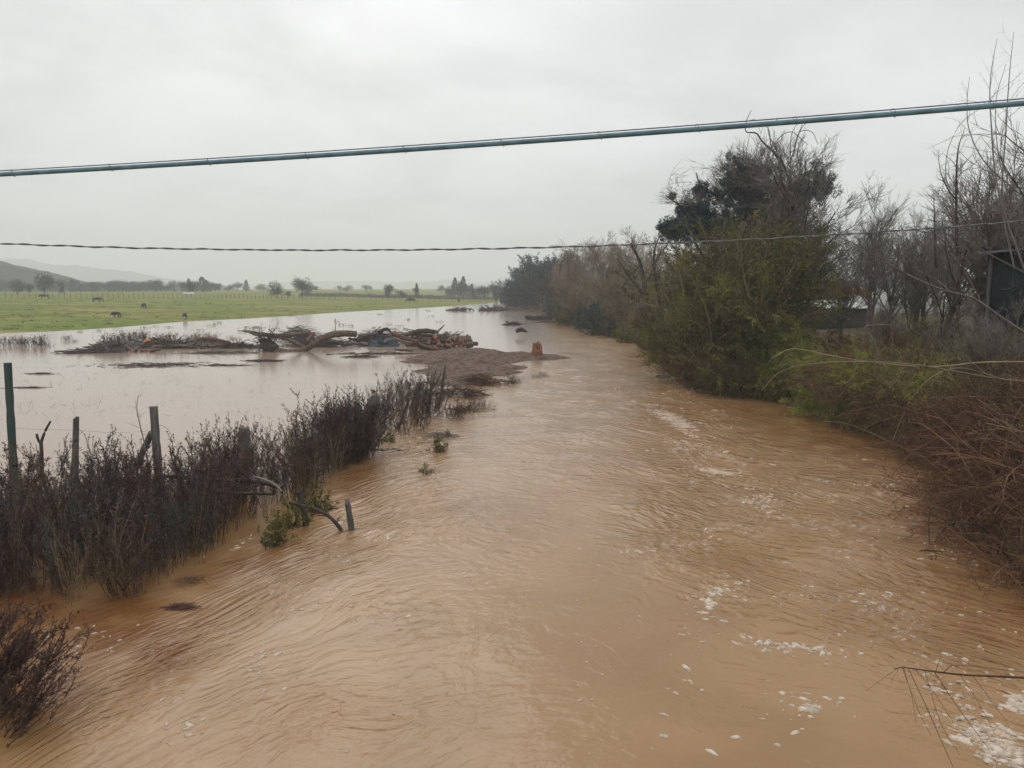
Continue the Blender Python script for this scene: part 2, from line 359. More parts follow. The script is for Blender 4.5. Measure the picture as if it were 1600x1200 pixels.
def water_h(x, y):
    amp, fm, calm = water_fields(x, y); r = np.hypot(x, y); u, v = flow_uv(x, y)
    a1 = 1-np.abs(perlin(u/1.3, v/.55))*2.2
    a2 = 1-np.abs(perlin(u/.55+9, v/.23))*2.2
    a3 = perlin(u/.30, v/.11+5)
    b1 = perlin(u/2.4+21, v/1.9); b2 = perlin(u/1.1+3, v/.9+8)          # boils and swirl lines
    h0 = .0035*np.exp(-(b1/.05)**2)*sstep(-.2, .4, perlin(x/3+5, y/3))+.003*np.exp(-(b2/.05)**2)*sstep(-.1, .5, perlin(x/2.2+9, y/2.2))
    amp = amp*(.3+1.1*sstep(-.4, .5, perlin(x/1.6+31, y/1.3)))
    amp = amp*(1-.72*np.exp(-((x-.3)/2.3)**2)*sstep(19, 12, y))*(1-.35*sstep(-1, -4, x)*sstep(16, 10, y))
    h = .024*a1+.022*a2*(1-sstep(25, 45, r))+.011*a3*(1-sstep(14, 26, r))
    return h*amp*1.3*(1+.01*r)-h0*(1-calm)*(1-sstep(20, 40, r))+.014*perlin(x/3, y/2.2)*(1-calm)
def water_mat():
    m = bpy.data.materials.new('muddy water'); m.use_nodes = True; t = m.node_tree; b = t.nodes['Principled BSDF']
    g = t.nodes.new('ShaderNodeNewGeometry')
    def attr(n): a = t.nodes.new('ShaderNodeAttribute'); a.attribute_name = n; return a.outputs['Fac']
    amp, fm, calm, still_shade = attr('rough'), attr('foam'), attr('calm'), attr('still_shade')
    fl = t.nodes.new('ShaderNodeAttribute'); fl.attribute_name = 'flow'; flv = fl.outputs['Vector']
    def nz(s, d=4, st=(1, 1, 1), rz=0, dist=0, ro=.5, vec=None):
        mp = t.nodes.new('ShaderNodeMapping'); mp.inputs['Scale'].default_value = st; mp.inputs['Rotation'].default_value = (0, 0, rz); t.links.new(vec or g.outputs['Position'], mp.inputs[0])
        n = t.nodes.new('ShaderNodeTexNoise'); n.inputs['Scale'].default_value = s; n.inputs['Detail'].default_value = d; n.inputs['Distortion'].default_value = dist; n.inputs['Roughness'].default_value = ro
        t.links.new(mp.outputs[0], n.inputs['Vector']); return n.outputs[0]
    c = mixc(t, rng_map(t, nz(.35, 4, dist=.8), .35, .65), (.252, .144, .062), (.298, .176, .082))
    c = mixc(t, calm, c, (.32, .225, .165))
    c = mixc(t, still_shade, c, (.165, .070, .022))  # painted bank shade and blocked sky reflection, partly clearer slack water
    # foam: flecks and torn patches of froth
    n_f = nz(7.5, 6, (1, 1.7, 1), .3, .8, .66, flv); n_l = nz(1.3, 4, (1, 2.0, 1), .2, 1.2, .5, flv)
    fsum = mth(t, 'ADD', mth(t, 'MULTIPLY', n_f, .66), mth(t, 'MULTIPLY', n_l, .34))
    thr = mth(t, 'MULTIPLY_ADD', fm, -.27, .675)
    foam = rng_map(t, fsum, thr, mth(t, 'ADD', thr, .03))
    bub = rng_map(t, nz(38, 3), .38, .52, .25, 1.0)
    foam = mth(t, 'MULTIPLY', mth(t, 'MULTIPLY', foam, bub), .85)
    c = mixc(t, foam, c, (.52, .42, .33))
    rr = mth(t, 'MULTIPLY_ADD', foam, .5, .13)
    hb = mth(t, 'ADD', mth(t, 'MULTIPLY', nz(3.6, 4, (1, 1.5, 1), 0, .25, .5, flv), 1.0), mth(t, 'MULTIPLY', nz(8, 3, (1, 1.3, 1), .1, .3, .5), .22))
    sc = mth(t, 'MULTIPLY', hb, mth(t, 'ADD', mth(t, 'MULTIPLY', amp, .15), .0035))
    sc = mth(t, 'ADD', sc, mth(t, 'MULTIPLY', foam, .006))
    bp = t.nodes.new('ShaderNodeBump'); bp.inputs['Strength'].default_value = 1.0; bp.inputs['Distance'].default_value = 1.0
    t.links.new(sc, bp.inputs['Height'])
    # silt scatters light from below the surface, so the body colour hardly follows the ripples; the sheen does
    t.nodes.remove(b); N_ = t.nodes.new
    vm = N_('ShaderNodeMix'); vm.data_type = 'VECTOR'; vm.inputs[0].default_value = .42; vm.inputs[4].default_value = (0, 0, 1); t.links.new(bp.outputs[0], vm.inputs[5])
    df = N_('ShaderNodeBsdfDiffuse'); t.links.new(c, df.inputs[0]); t.links.new(vm.outputs[1], df.inputs['Normal'])
    gl = N_('ShaderNodeBsdfGlossy'); t.links.new(rr, gl.inputs['Roughness']); t.links.new(bp.outputs[0], gl.inputs['Normal']); gl.inputs[0].default_value = (1, 1, 1, 1)
    fr_ = N_('ShaderNodeFresnel'); fr_.inputs[0].default_value = 1.33; t.links.new(bp.outputs[0], fr_.inputs['Normal'])
    mx = N_('ShaderNodeMixShader'); t.links.new(mth(t, 'MULTIPLY', fr_.outputs[0], mth(t, 'MULTIPLY_ADD', foam, -.8, 1.0)), mx.inputs[0]); t.links.new(df.outputs[0], mx.inputs[1]); t.links.new(gl.outputs[0], mx.inputs[2]); t.links.new(mx.outputs[0], t.nodes['Material Output'].inputs[0])
    return m
wa = np.radians(np.linspace(-42, 42, 440)); wb = np.radians(np.linspace(42, 318, 70)[1:-1])
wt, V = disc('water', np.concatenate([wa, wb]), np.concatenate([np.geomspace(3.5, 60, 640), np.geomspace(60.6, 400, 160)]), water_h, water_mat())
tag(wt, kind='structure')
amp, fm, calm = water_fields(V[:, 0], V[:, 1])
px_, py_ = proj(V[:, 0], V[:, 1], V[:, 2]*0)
still_shade = np.where(V[:, 1] > 2, blob(px_, py_, [(180, 990, 150, 70, 0, 1.0), (60, 960, 120, 60, 0, 1.0), (400, 880, 110, 40, -20, .75), (560, 750, 40, 50, 0, .6), (80, 1100, 100, 50, -30, .7), (1350, 700, 200, 60, 18, .6), (1500, 820, 160, 90, 20, .6), (1560, 950, 120, 90, 0, .55), (1150, 640, 120, 26, 0, .45)]), 0)  # patches by the weeds and right bank where shade is painted into the colour
still_shade = np.clip(still_shade*(1.1+.9*fbm(V[:, 0]*1.2, V[:, 1]*1.2)), 0, 1)
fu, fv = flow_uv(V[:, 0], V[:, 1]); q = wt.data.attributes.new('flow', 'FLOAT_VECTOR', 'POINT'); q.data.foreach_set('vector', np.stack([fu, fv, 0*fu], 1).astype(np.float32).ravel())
for nm, a in (('rough', amp), ('foam', fm), ('calm', calm), ('still_shade', still_shade)):
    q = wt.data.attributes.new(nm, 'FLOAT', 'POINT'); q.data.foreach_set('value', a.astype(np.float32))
# gravel bar left by the flood
gx, gy = np.meshgrid(np.linspace(-10, 5.5, 190), np.linspace(36, 58, 240))
def gbar(x, y):
    def e(cx, cy, rx, ry, h, a=0):
        c, s = math.cos(a), math.sin(a); u = ((x-cx)*c+(y-cy)*s)/rx; v = (-(x-cx)*s+(y-cy)*c)/ry; return h*(1-(u*u+v*v))
    z = np.maximum.reduce([e(-3.1, 52.2, 4.3, 4.8, .72), e(.3, 53.0, 3.9, 2.3, .35, .05), e(-5.0, 51, 2.6, 2.3, .4), e(-2.6, 44.5, 3.2, 2.9, .3), e(-.7, 46.0, 1.8, 1.6, .18), e(-3.0, 40.2, 1.7, 2.6, .26), e(-3.4, 47.8, 2.0, 2.6, .16)])
    return np.clip(z, -.5, None)+.10*fbm(x/1.3, y/1.3, 5)+.03*perlin(x*4, y*4)
nr, ncl = gx.shape; ii = np.arange(nr-1)[:, None]; jj = np.arange(ncl-1)[None]
Q = np.stack([ii*ncl+jj, ii*ncl+jj+1, (ii+1)*ncl+jj+1, (ii+1)*ncl+jj], -1).reshape(-1, 4)
gb = link('gravel_bar', mk_mesh('gravel_bar', np.stack([gx, gy, gbar(gx, gy)], -1), Q, M['gravel'], True)); tag(gb, kind='structure')
# ------------------------------------------------------------------ hills
def hills(name, pts, Y, depth, mt, amp_, seed):
    xs = np.array([at(p[0], p[1], Y)[0] for p in pts]); hs = np.array([at(p[0], p[1], Y)[2] for p in pts])
    X = np.linspace(xs[0], xs[-1], 420); D = np.linspace(-1, 1, 40); XX, DD = np.meshgrid(X, D)
    hh = np.interp(XX, xs, hs); z = hh*np.clip(1-np.abs(DD)**1.7, 0, 1)
    z = z+amp_*fbm(XX/(depth*.22)+seed, DD*4)*(1-np.abs(DD))+amp_*.18*perlin(XX/4.+seed, DD*30)*(1-np.abs(DD)) - 1.5*np.abs(DD)
    a, b_ = XX.shape; i = np.arange(a-1)[:, None]; j = np.arange(b_-1)[None]
    Q = np.stack([i*b_+j, i*b_+j+1, (i+1)*b_+j+1, (i+1)*b_+j], -1).reshape(-1, 4)
    o = link(name, mk_mesh(name, np.stack([XX, Y+DD*depth*.5, z], -1), Q, mt, True)); return tag(o, kind='structure')
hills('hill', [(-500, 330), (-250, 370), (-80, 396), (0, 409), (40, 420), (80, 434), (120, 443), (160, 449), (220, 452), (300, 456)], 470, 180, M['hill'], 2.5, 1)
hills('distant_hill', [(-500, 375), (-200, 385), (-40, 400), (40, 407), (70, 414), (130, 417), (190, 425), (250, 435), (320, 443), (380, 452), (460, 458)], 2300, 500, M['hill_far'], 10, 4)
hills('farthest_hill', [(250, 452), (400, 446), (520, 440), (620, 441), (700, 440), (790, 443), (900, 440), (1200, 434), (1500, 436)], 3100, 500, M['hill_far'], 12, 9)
# ------------------------------------------------------------------ tree makers
def rs(seed): return np.random.default_rng(seed)
UP = np.array([0, 0, 1.])
def lean_dirs(n, spread, rng): 
    a = rng.uniform(0, 2*np.pi, n); s = rng.uniform(.05, 1, n)**.7*spread
    return np.stack([np.cos(a)*s, np.sin(a)*s, np.ones(n)], 1)
def bare_tree(name, label, cat, h=9, stems=3, seed=1, twig='twig_warm', bark='bark_grey', spread=.45, n1=7, n2=7, n3=6, r0=.12, twr=.012, up=.06, droop=0, leafmat=None, nleaf=0, ls=.12, n4=0, trunk_h=.75):
    """> trunk, crown (twigs), foliage"""
    rng = rs(seed); root = bpy.data.objects.new(name, None); COL.objects.link(root); tag(root, label, cat)
    st = rng.normal(size=(stems, 3))*.15*(stems > 1); st[:, 2] = -.25
    P0, R0 = shoot(st, lean_dirs(stems, spread*.6 if stems > 1 else .1, rng), h*trunk_h*rng.uniform(.8, 1.1, stems), r0*rng.uniform(.7, 1, stems), 9, rng, .10, (0, 0, .04))
    P1, R1 = sprout(P0, R0, n1, rng, (.18, 1), (.35, .8), (.38, .62), .6, 7, .13, (0, 0, up))
    P2, R2 = sprout(P1, R1, n2, rng, (.15, 1), (.3, .8), (.4, .7), .55, 6, .14, (0, 0, up-droop*.5), minr=twr)
    P3, R3 = sprout(P2, R2, n3, rng, (.1, 1), (.25, .7), (.4, .8), .6, 5, .12, (0, 0, up-droop), minr=twr*.8)
    Geo().tubes(P0, R0, 8).tubes(P1, R1, 5).obj('trunk', M[bark], root, True)
    G = Geo().tubes(P2, R2, 3).tubes(P3, R3, 3)
    last = P3
    if n4:
        P4, R4 = sprout(P3, R3, n4, rng, (.05, 1), (.25, .7), (.4, .9), .7, 4, .1, (0, 0, up-droop), minr=twr*.7); G.tubes(P4, R4, 3); last = P4
    G.obj('crown', M[twig], root)
    if nleaf:
        C, D = anchors(last, nleaf, rng); Geo().leaves(C, D+rng.normal(size=D.shape)*.15, ls*rng.uniform(.6, 1.2, nleaf), ls*.45, rng, .2).obj('foliage', M[leafmat], root)
    return root
def put(o, x, y, s=1.0, rz=0.0, label=None, group=None, z=None, sc=None):
    o.location = (x, y, gz(x, y) if z is None else z); o.rotation_euler = (0, 0, rz)
    o.scale = sc if sc is not None else (s, s, s)
    if label: o['label'] = label
    if group: o['group'] = group
    return o
def leaf_bush(name, label, cat, h=3, w=2.5, seed=1, leafmat='olive', twig='twig_warm', nleaf=14000, ls=.12, stems=14, lw=.4, droop=.04, n1=6, n2=5, up=.03, fill=.25):
    rng = rs(seed); root = bpy.data.objects.new(name, None); COL.objects.link(root); tag(root, label, cat)
    st = rng.normal(size=(stems, 3))*w*.12; st[:, 2] = -.2
    P0, R0 = shoot(st, lean_dirs(stems, w/h*.95, rng), h*rng.uniform(.6, 1.05, stems), .035*h/3, 8, rng, .10, (0, 0, -droop*.3))
    P1, R1 = sprout(P0, R0, n1, rng, (.1, 1), (.3, .9), (.3, .6), .55, 6, .16, (0, 0, up), minr=.008)
    P2, R2 = sprout(P1, R1, n2, rng, (.1, 1), (.3, .9), (.35, .75), .6, 4, .16, (0, 0, up-droop), minr=.006)
    Geo().tubes(P0, R0, 5).tubes(P1, R1, 3).tubes(P2, R2, 3).obj('stems', M[twig], root)
    n1_ = int(nleaf*(1-fill)); C, D = anchors(P2, n1_, rng); C2, D2 = anchors(P1, nleaf-n1_, rng)
    C = np.vstack([C, C2]); D = np.vstack([D, D2])
    D = D/(np.linalg.norm(D, axis=1, keepdims=True)+1e-9)+rng.normal(size=D.shape)*.8
    Geo().leaves(C, D, ls*rng.uniform(.5, 1.3, len(C)), ls*lw, rng, .3).obj('foliage', M[leafmat], root)
    return root
def clump(name, C0, rad, n, seed, matn, ls, parent, squash=(1, 1, .8)):
    """leafy clump: many leaves through the volume of several lobes"""
    rng = rs(seed); k = 26; cen = rng.normal(size=(k, 3))*.46*rad*np.array(squash); rr = rad*rng.uniform(.14, .40, k)
    i = rng.integers(0, k, n); d = rng.normal(size=(n, 3)); d /= np.linalg.norm(d, axis=1, keepdims=True)
    C = cen[i]+d*(rr[i]*rng.uniform(.2, 1.12, n)**.6)[:, None]
    D = d+rng.normal(size=(n, 3))*.7-[0, 0, .35]
    return Geo().leaves(C, D, ls*rng.uniform(.6, 1.4, n), ls*.42, rng, .3).obj(name, M[matn], parent, loc=tuple(C0))
def X(px, Y): return float(at(px, 450, Y)[0])
def G(px, py):                            # photo pixel -> point on the ground sheet
    Ys = np.geomspace(6, 900, 6000); d = ray(px, py); P = np.array([0, 0, H])[None]+d[None]*(Ys/d[1])[:, None]
    gh = np.maximum(ground_h(P[:, 0], P[:, 1]), 0); i = np.argmax(P[:, 2] < gh); return np.array([P[i, 0], P[i, 1], gh[i]])
def root_at(name, label, cat, loc=(0, 0, 0), rz=0, group=None):
    o = bpy.data.objects.new(name, None); COL.objects.link(o); o.location = loc; o.rotation_euler = (0, 0, rz); return tag(o, label, cat, group)
# ---------------------------------------------------------------- overhead lines
o = root_at('overhead_cable', 'thick blue grey overhead cable with a thin messenger wire along its top', 'cable', (0, 6, 7))
def fit_line(pts, Yf, k, deg=2):
    c = np.polyfit([p[0] for p in pts], [p[1] for p in pts], deg); return np.array([at(p, np.polyval(c, p), Yf(p)) for p in np.linspace(-900, 2500, k)])
P = fit_line([(0, 272), (400, 250.5), (800, 223), (1200, 192), (1600, 162)], lambda p: 6.4-p*.0008, 90)
P = P-np.array([0, 6, 7])
Geo().tubes(P, np.full(len(P), .0185), 12).obj('cable_sheath', M['cable'], o, True)
Geo().tubes(P+[0, 0, .030], np.full(len(P), .0045), 6).obj('messenger_wire', M['wire'], o, True)
a = np.linspace(0, 2*np.pi, 11); lm = Geo().tubes(np.stack([a*.006, .023*np.cos(a), .007+.030*np.sin(a)], 1), np.full(11, .0022), 4).mesh('lashing', M['wire'])
for i in range(4, len(P)-2, 4): link('lashing', lm, o, tuple(P[i]))
P = fit_line([(0, 380.5), (300, 388), (600, 392), (860, 388.5), (1100, 376), (1350, 362), (1600, 347)], lambda p: 14, 160)
P[:, 2] += np.sin(np.arange(160)*1.9)*.010*rs(0).uniform(.3, 1, 160)
t2 = np.linspace(0, 160*.9, 900); Pi = np.stack([np.interp(np.linspace(0, 159, 900), np.arange(160), P[:, q]) for q in range(3)], 1)
Gw = Geo()
for ph in (0, math.pi):
    Gw.tubes(Pi+np.stack([0*t2, .009*np.cos(t2*3+2*np.sin(t2*.21)+ph), .009*np.sin(t2*3+2*np.sin(t2*.21)+ph)], 1), np.full(900, .0095), 5)
tag(Gw.obj('overhead_wire', M['wire'], None, True), 'thin dark twisted overhead wire crossing below the thick cable', 'wire')
# ---------------------------------------------------------------- right bank: big tree with mistletoe
rng = rs(11)
Yb = 43.0
bt = bare_tree('mistletoe_tree', 'tall bare riverside tree carrying dark blue green mistletoe clumps', 'tree', h=11.4, stems=8, seed=21, twig='twig_grey', bark='bark_dark', spread=1.05, n1=10, n2=9, n3=7, n4=4, r0=.17, twr=.013, up=.055)
put(bt, X(1215, Yb), Yb, 1.0, sc=(1.22, 1, .97))
bx, by, bz = bt.location; bt.scale = (1, 1, 1)
for ch in bt.children: ch.scale = (1.22, 1, .97)
for px, py, r, n in ((1062, 352, 1.0, 6000), (1040, 358, .6, 1800), (1088, 330, 1.15, 8000), (1098, 300, .65, 2600), (1090, 345, .8, 3000), (1160, 270, .9, 4500), (1172, 300, 1.35, 9000), (1150, 300, 1.0, 4500), (1278, 285, .95, 4500), (1262, 305, .8, 2500), (1235, 320, 1.1, 3000), (1200, 345, 1.3, 4000)):
    c = at(px, py, Yb-1.2); clump('mistletoe_clump', c-np.array([bx, by, bz]), r, n, px+py, 'teal', .12, bt, (1, 1, .95))
# limb that carries the left clump, and the crooked limbs over the crown
Gb = Geo(); o3 = np.array([bx, by, bz])
for pts in ([(1150, 480), (1110, 420), (1085, 375), (1088, 340), (1095, 305), (1088, 270)], [(1095, 375), (1070, 330), (1040, 305)], [(1120, 430), (1075, 470), (1062, 430)]):
    Q_ = spline([at(a, b, Yb-1)-o3 for a, b in pts], 16); Gb.tubes(Q_, np.linspace(.10, .03, 16), 6)
for pts, r in (([(1238, 300), (1222, 252), (1192, 222), (1182, 208), (1166, 206), (1166, 190), (1174, 172)], .075), ([(1222, 260), (1206, 232), (1202, 205), (1196, 196)], .04), ([(1225, 262), (1212, 225), (1235, 206), (1262, 226)], .03), ([(1235, 262), (1236, 215), (1244, 195)], .03), ([(1236, 250), (1250, 205), (1262, 190)], .028), ([(1240, 245), (1248, 208), (1268, 206), (1278, 225)], .026), ([(1215, 240), (1200, 202), (1218, 184)], .022), ([(1240, 230), (1258, 182)], .02), ([(1166, 190), (1180, 186)], .02)):
    Q_ = spline([at(a, b, Yb)-o3 for a, b in pts], 18); Gb.tubes(Q_, np.linspace(r, .014, 18), 5)
Gb.obj('crooked_limb', M['bark_dark'], bt, True)
# fine hanging twigs about the clumps
Pq, Rq = shoot(np.array([at(px, py, Yb-1)-o3 for px, py in zip(rng.uniform(1045, 1120, 60), rng.uniform(270, 330, 60))]), rng.normal(size=(60, 3))+[0, 0, .5], rng.uniform(.6, 1.7, 60), np.full(60, .012), 6, rng, .2, (0, 0, -.08))
Geo().tubes(Pq, Rq, 3).obj('drooping_twig', M['twig_grey'], bt)
# ---------------------------------------------------------------- leafy bushes under it
spots = [(1082, 39.5, 4.6, 3.4, 31, 'olive', 'willow_shrub', 'reddish based olive shrub at the left foot of the big tree'),
 (1118, 38.2, 5.8, 4.0, 32, 'olive', 'willow_shrub', 'tall olive green shrub overhanging the water below the mistletoe'),
 (1172, 37.6, 6.4, 4.6, 33, 'olive', 'willow_shrub', 'large olive green shrub in the middle under the big tree'),
 (1200, 38.2, 5.4, 2.8, 34, 'olive', 'willow_shrub', 'dark olive shrub on the right side of the big tree'),
 (1150, 39.6, 6.6, 5.0, 36, 'dull', 'willow_shrub', 'tall dull olive shrub growing up into the mistletoe tree on its left'),
 (1212, 40.0, 6.4, 3.6, 37, 'dull', 'willow_shrub', 'tall dull olive shrub growing up into the mistletoe tree on its right'),
 (1215, 35.8, 2.2, 3.0, 38, 'green', 'willow_shrub', 'low green shrub over the water at the right foot of the big tree')]
for px, Y, h, wd, sd_, lm, nm, lb in spots:
    o = leaf_bush(nm, lb, 'shrub', h=h, w=wd, seed=sd_, leafmat=lm, twig='twig_red' if px < 1090 else 'twig_warm', nleaf=int(15000*h*wd/9), ls=.12, stems=26, n1=9, n2=7, droop=.09)
    put(o, X(px, Y), Y)
o = leaf_bush('bramble', 'rusty brown bramble trailing into the water under the olive shrubs', 'shrub', h=2.6, w=3.6, seed=41, leafmat='straw', twig='twig_red', nleaf=3500, ls=.07, stems=26, n1=7, n2=6, droop=.14)
put(o, X(1105, 37), 36.8, 1, z=-.05)
# green and straw coloured clumps nearer on the right bank
gs = [(1260, 33.0, 2.1, 3.2, 'green', 'bright green bush at the waterline right of the olive shrubs'), (1310, 30.5, 1.9, 3.2, 'green', 'bright green bush bending over the bank in front of the plank wall'),
 (1355, 27.8, 2.1, 3.2, 'green', 'green bush with yellow leaves beside the broken pale branch'), (1300, 29.4, 1.6, 2.4, 'straw', 'yellow straw coloured tuft hanging to the water'),
 (1345, 26.2, 1.5, 2.2, 'olive', 'dark green weedy clump low over the water'), (1400, 25.8, 2.2, 3.2, 'green', 'green bush in the middle of the right bank'),
 (1450, 24.0, 2.4, 3.2, 'olive', 'broad olive bush above the bramble bank'), (1500, 22.5, 2.4, 3.2, 'green', 'green bush below the dark net shed'), (1565, 19.5, 2.4, 2.8, 'straw', 'dry yellow brown bush at the right edge above the brambles'),
 (1390, 31.5, 1.3, 2.6, 'green', 'small green bush behind the broken pale branch'), (1450, 30.0, 2.2, 2.6, 'olive', 'olive thicket behind the broad olive bush'), (1540, 27.0, 2.2, 3.0, 'olive', 'olive thicket at the foot of the net shed'), (1620, 22.0, 2.2, 3.0, 'olive', 'olive thicket at the far right edge of the bank')]
gs += [(1150, 37.2, 2.0, 3.2, 'olive', 'low olive clump at the waterline under the middle of the big tree'), (1120, 38.6, 1.8, 3.0, 'olive', 'low olive clump at the waterline under the left of the big tree'), (1182, 36.9, 2.2, 3.0, 'dull', 'dull brown clump at the waterline under the big tree'), (1240, 36.5, 1.5, 2.6, 'green', 'green clump up the bank before the plank shed'), (1300, 36.0, 1.3, 2.6, 'dull', 'dull low clump before the plank shed wall'), (1345, 35.0, 1.3, 2.6, 'straw', 'dry low clump right of the plank shed wall'), (1205, 35.6, 1.6, 3.0, 'olive', 'dark olive clump at the waterline below the right side of the big tree'), (1275, 31.8, 1.3, 2.6, 'olive', 'dark olive clump at the waterline left of the yellow green clump'), (1290, 28.6, 1.2, 2.4, 'green', 'yellow green clump at the waterline below the plank shed'), (1335, 29.0, 1.3, 2.2, 'green', 'fresh green clump between the waterline and the broken pale branch'), (1235, 34.5, 1.5, 2.6, 'olive', 'low olive clump filling the bank right of the big tree'), (1425, 27.5, 1.4, 2.4, 'green', 'green clump right of the broken pale branch')]
for i, (px, Y, h, wd, lm, lb) in enumerate(gs):
    o = leaf_bush('bank_bush', lb, 'bush', h=h, w=wd, seed=50+i, leafmat=lm, nleaf=9000 if lm != 'straw' else 6000, ls=.10 if lm != 'straw' else .08, lw=.3, stems=22, droop=.09, twig='cane' if i % 2 else 'twig_warm')
    put(o, X(px, Y), Y)
for i, (px, Y) in enumerate([(1128, 35.0), (1150, 34.3), (1170, 33.9), (1190, 33.6), (1212, 33.1), (1238, 32.4)]):
    o = leaf_bush('water_bush', ['reddish olive tuft standing in the water at the left foot of the big tree', 'second tuft in the water from the left foot of the big tree', 'third tuft in the water from the left foot of the big tree', 'fourth tuft in the water from the left foot of the big tree', 'fifth tuft in the water, just left of the bright green bush', 'last tuft in the water, touching the bright green bush'][i], 'bush', h=1.8, w=2.0, seed=640+i, leafmat=['dull', 'olive', 'dull', 'olive', 'green', 'olive'][i], nleaf=7500, ls=.10, lw=.35, stems=26, droop=.03, twig='twig_red')
    put(o, X(px, Y), Y, 1, 0, z=-.05)
# brambles: arching tangled reddish canes
def bramble(seed, h, w_, n, tw='twig_red', leafn=900):
    r = rs(seed); root = bpy.data.objects.new('bramble', None); COL.objects.link(root); tag(root, None, 'bramble')
    st = r.normal(size=(n, 3))*[w_*.3, w_*.3, .05]; a = r.uniform(0, 2*np.pi, n)
    dd = np.stack([np.cos(a)*.8-.25, np.sin(a)*.8-.2, r.uniform(.4, 1.6, n)], 1)
    P0, R0 = shoot(st, dd, r.uniform(.8, 1.7, n)*h, r.uniform(.004, .017, n), 10, r, .16, (0, 0, -.13), .5)
    P1, R1 = sprout(P0, R0, 4, r, (.2, 1), (.3, 1.1), (.2, .5), .7, 6, .2, (0, 0, -.10), minr=.004)
    P2, R2 = sprout(P1, R1, 2, r, (.2, 1), (.3, 1.), (.3, .7), .8, 4, .2, (0, 0, -.10), minr=.0035)
    Geo().tubes(P0, R0, 4).tubes(P1, R1, 3).tubes(P2, R2, 3).obj('stems', M[tw], root)
    C, D = anchors(P2, leafn, r); Geo().leaves(C, D+r.normal(size=D.shape)*.05, .06*r.uniform(.5, 1.3, leafn), .03, r, .4).obj('foliage', M['weed_leaf_r' if tw == 'twig_red' else 'straw'], root)
    return root
bp_ = [bramble(70+i, 1.7, 1.6, 70) for i in range(3)]+[bramble(75, 1.7, 1.6, 50, 'cane')]
used = [False]*4; r = rs(77); k = 0
for Y in np.arange(11.5, 29, .72):
    for dx in (.5, 1.6, 2.9, 4.3):
        x = float(np.interp(Y, RY, RX))+dx+r.normal()*.3; yy = Y+r.normal()*.3
        if (x/yy) > .80: continue
        if Y > 20 and dx > 2 and r.random() < .5: continue
        i = int(r.choice([0, 1, 2, 0, 1, 2, 3]) if Y < 22 else r.choice([0, 3, 3, 1]))
        o = bp_[i] if not used[i] else copy_tree(bp_[i]); used[i] = True
        put(o, x, yy, r.uniform(.8, 1.15)*(1 if dx > 1.5 else .72), r.uniform(-.5, .5), *(('tangled reddish bramble at the right edge nearest the bridge', 'brambles nearest the bridge') if Y < 16 else (('tangled bramble in the middle of the right bank, at the water', 'brambles at the water in mid bank') if dx < 1.5 else ('tangled bramble in the middle of the right bank, up the slope', 'brambles up the slope in mid bank')) if Y < 22 else ('tangled bramble on the right bank below the broken pale branch', 'brambles below the broken pale branch'))); k += 1
# single long canes and branches that cross the right bank
def limb(name, label, cat, pts, Y, r0, r1, m, side=0, seed=0, k=26):
    P = spline([at(a, b, Y if np.isscalar(Y) else Y[i]) for i, (a, b) in enumerate(pts)], k); c0 = P[-1].copy(); g_ = Geo()
    g_.tubes(P-c0, np.linspace(r1, r0, k), 6)
    if side:
        rr = rs(seed); P1, R1 = sprout((P-c0)[None, ::-1], np.linspace(r0, r1, k)[None], side, rr, (.1, .95), (.5, 1.2), (.10, .3), .45, 6, .14, (0, 0, -.03), minr=.003); g_.tubes(P1, R1, 4)
        P2, R2 = sprout(P1, R1, 3, rr, (.2, 1), (.4, .9), (.3, .6), .6, 4, .12, (0, 0, -.03), minr=.0025); g_.tubes(P2, R2, 3)
    return tag(g_.obj(name, M[m], None, True, loc=tuple(c0)), label, cat)
limb('long_cane', 'long pale cane arching from the green bush across to the right edge', 'branch', [(1205, 560), (1240, 545), (1300, 556), (1370, 567), (1460, 573), (1540, 566), (1640, 566)], 15.5, .022, .008, 'cane')
limb('long_cane', 'dark long cane running just below the pale arching one', 'branch', [(1190, 610), (1225, 578), (1300, 566), (1400, 567), (1480, 578), (1560, 592), (1650, 600)], 15.2, .024, .006, 'twig_warm', 6, 3)
limb('long_cane', 'thin straight reddish cane lying level across the brambles', 'branch', [(1410, 627), (1480, 620), (1560, 621), (1650, 620)], 13.6, .010, .005, 'twig_red', 4, 4)
limb('fallen_branch', 'long grey branch slanting down to the right in front of the net shed', 'branch', [(1372, 402), (1410, 425), (1470, 452), (1520, 466), (1570, 500), (1640, 545)], 17.5, .04, .012, 'bark_grey', 5, 5)
limb('fallen_branch', 'thin grey twig slanting across the right edge above the net shed', 'branch', [(1430, 360), (1500, 372), (1560, 405), (1640, 445)], 16.5, .018, .006, 'bark_grey', 4, 6)
limb('broken_branch', 'broken pale bare branch bent like a hook above the green bush', 'branch', [(1392, 508), (1372, 508), (1352, 511), (1362, 528), (1371, 548), (1376, 572)], 24.5, .035, .02, 'bark_pale', 3, 7)
limb('long_cane', 'straw coloured cane leaning over the water edge of the right bank', 'branch', [(1285, 658), (1330, 664), (1390, 690), (1440, 712), (1490, 728), (1520, 760)], 18.0, .014, .006, 'cane', 2, 8)
limb('long_cane', 'bent cane rising from the bramble to the left like a bow', 'branch', [(1395, 688), (1420, 630), (1455, 590), (1500, 575), (1560, 590)], 15.0, .010, .005, 'cane', 3, 9)
limb('drowned_branch', 'dark arched drowned branch standing in the water off the right bank', 'branch', [(1452, 850), (1453, 800), (1475, 790), (1500, 815), (1520, 850), (1548, 866)], 13.2, .02, .008, 'bark_dark', 12, 10)
limb('drowned_branch', 'dark crooked drowned branch beside the arched one at the right bank', 'branch', [(1462, 843), (1480, 822), (1500, 816), (1530, 822), (1560, 850), (1580, 880)], 12.8, .028, .010, 'bark_dark', 14, 11)
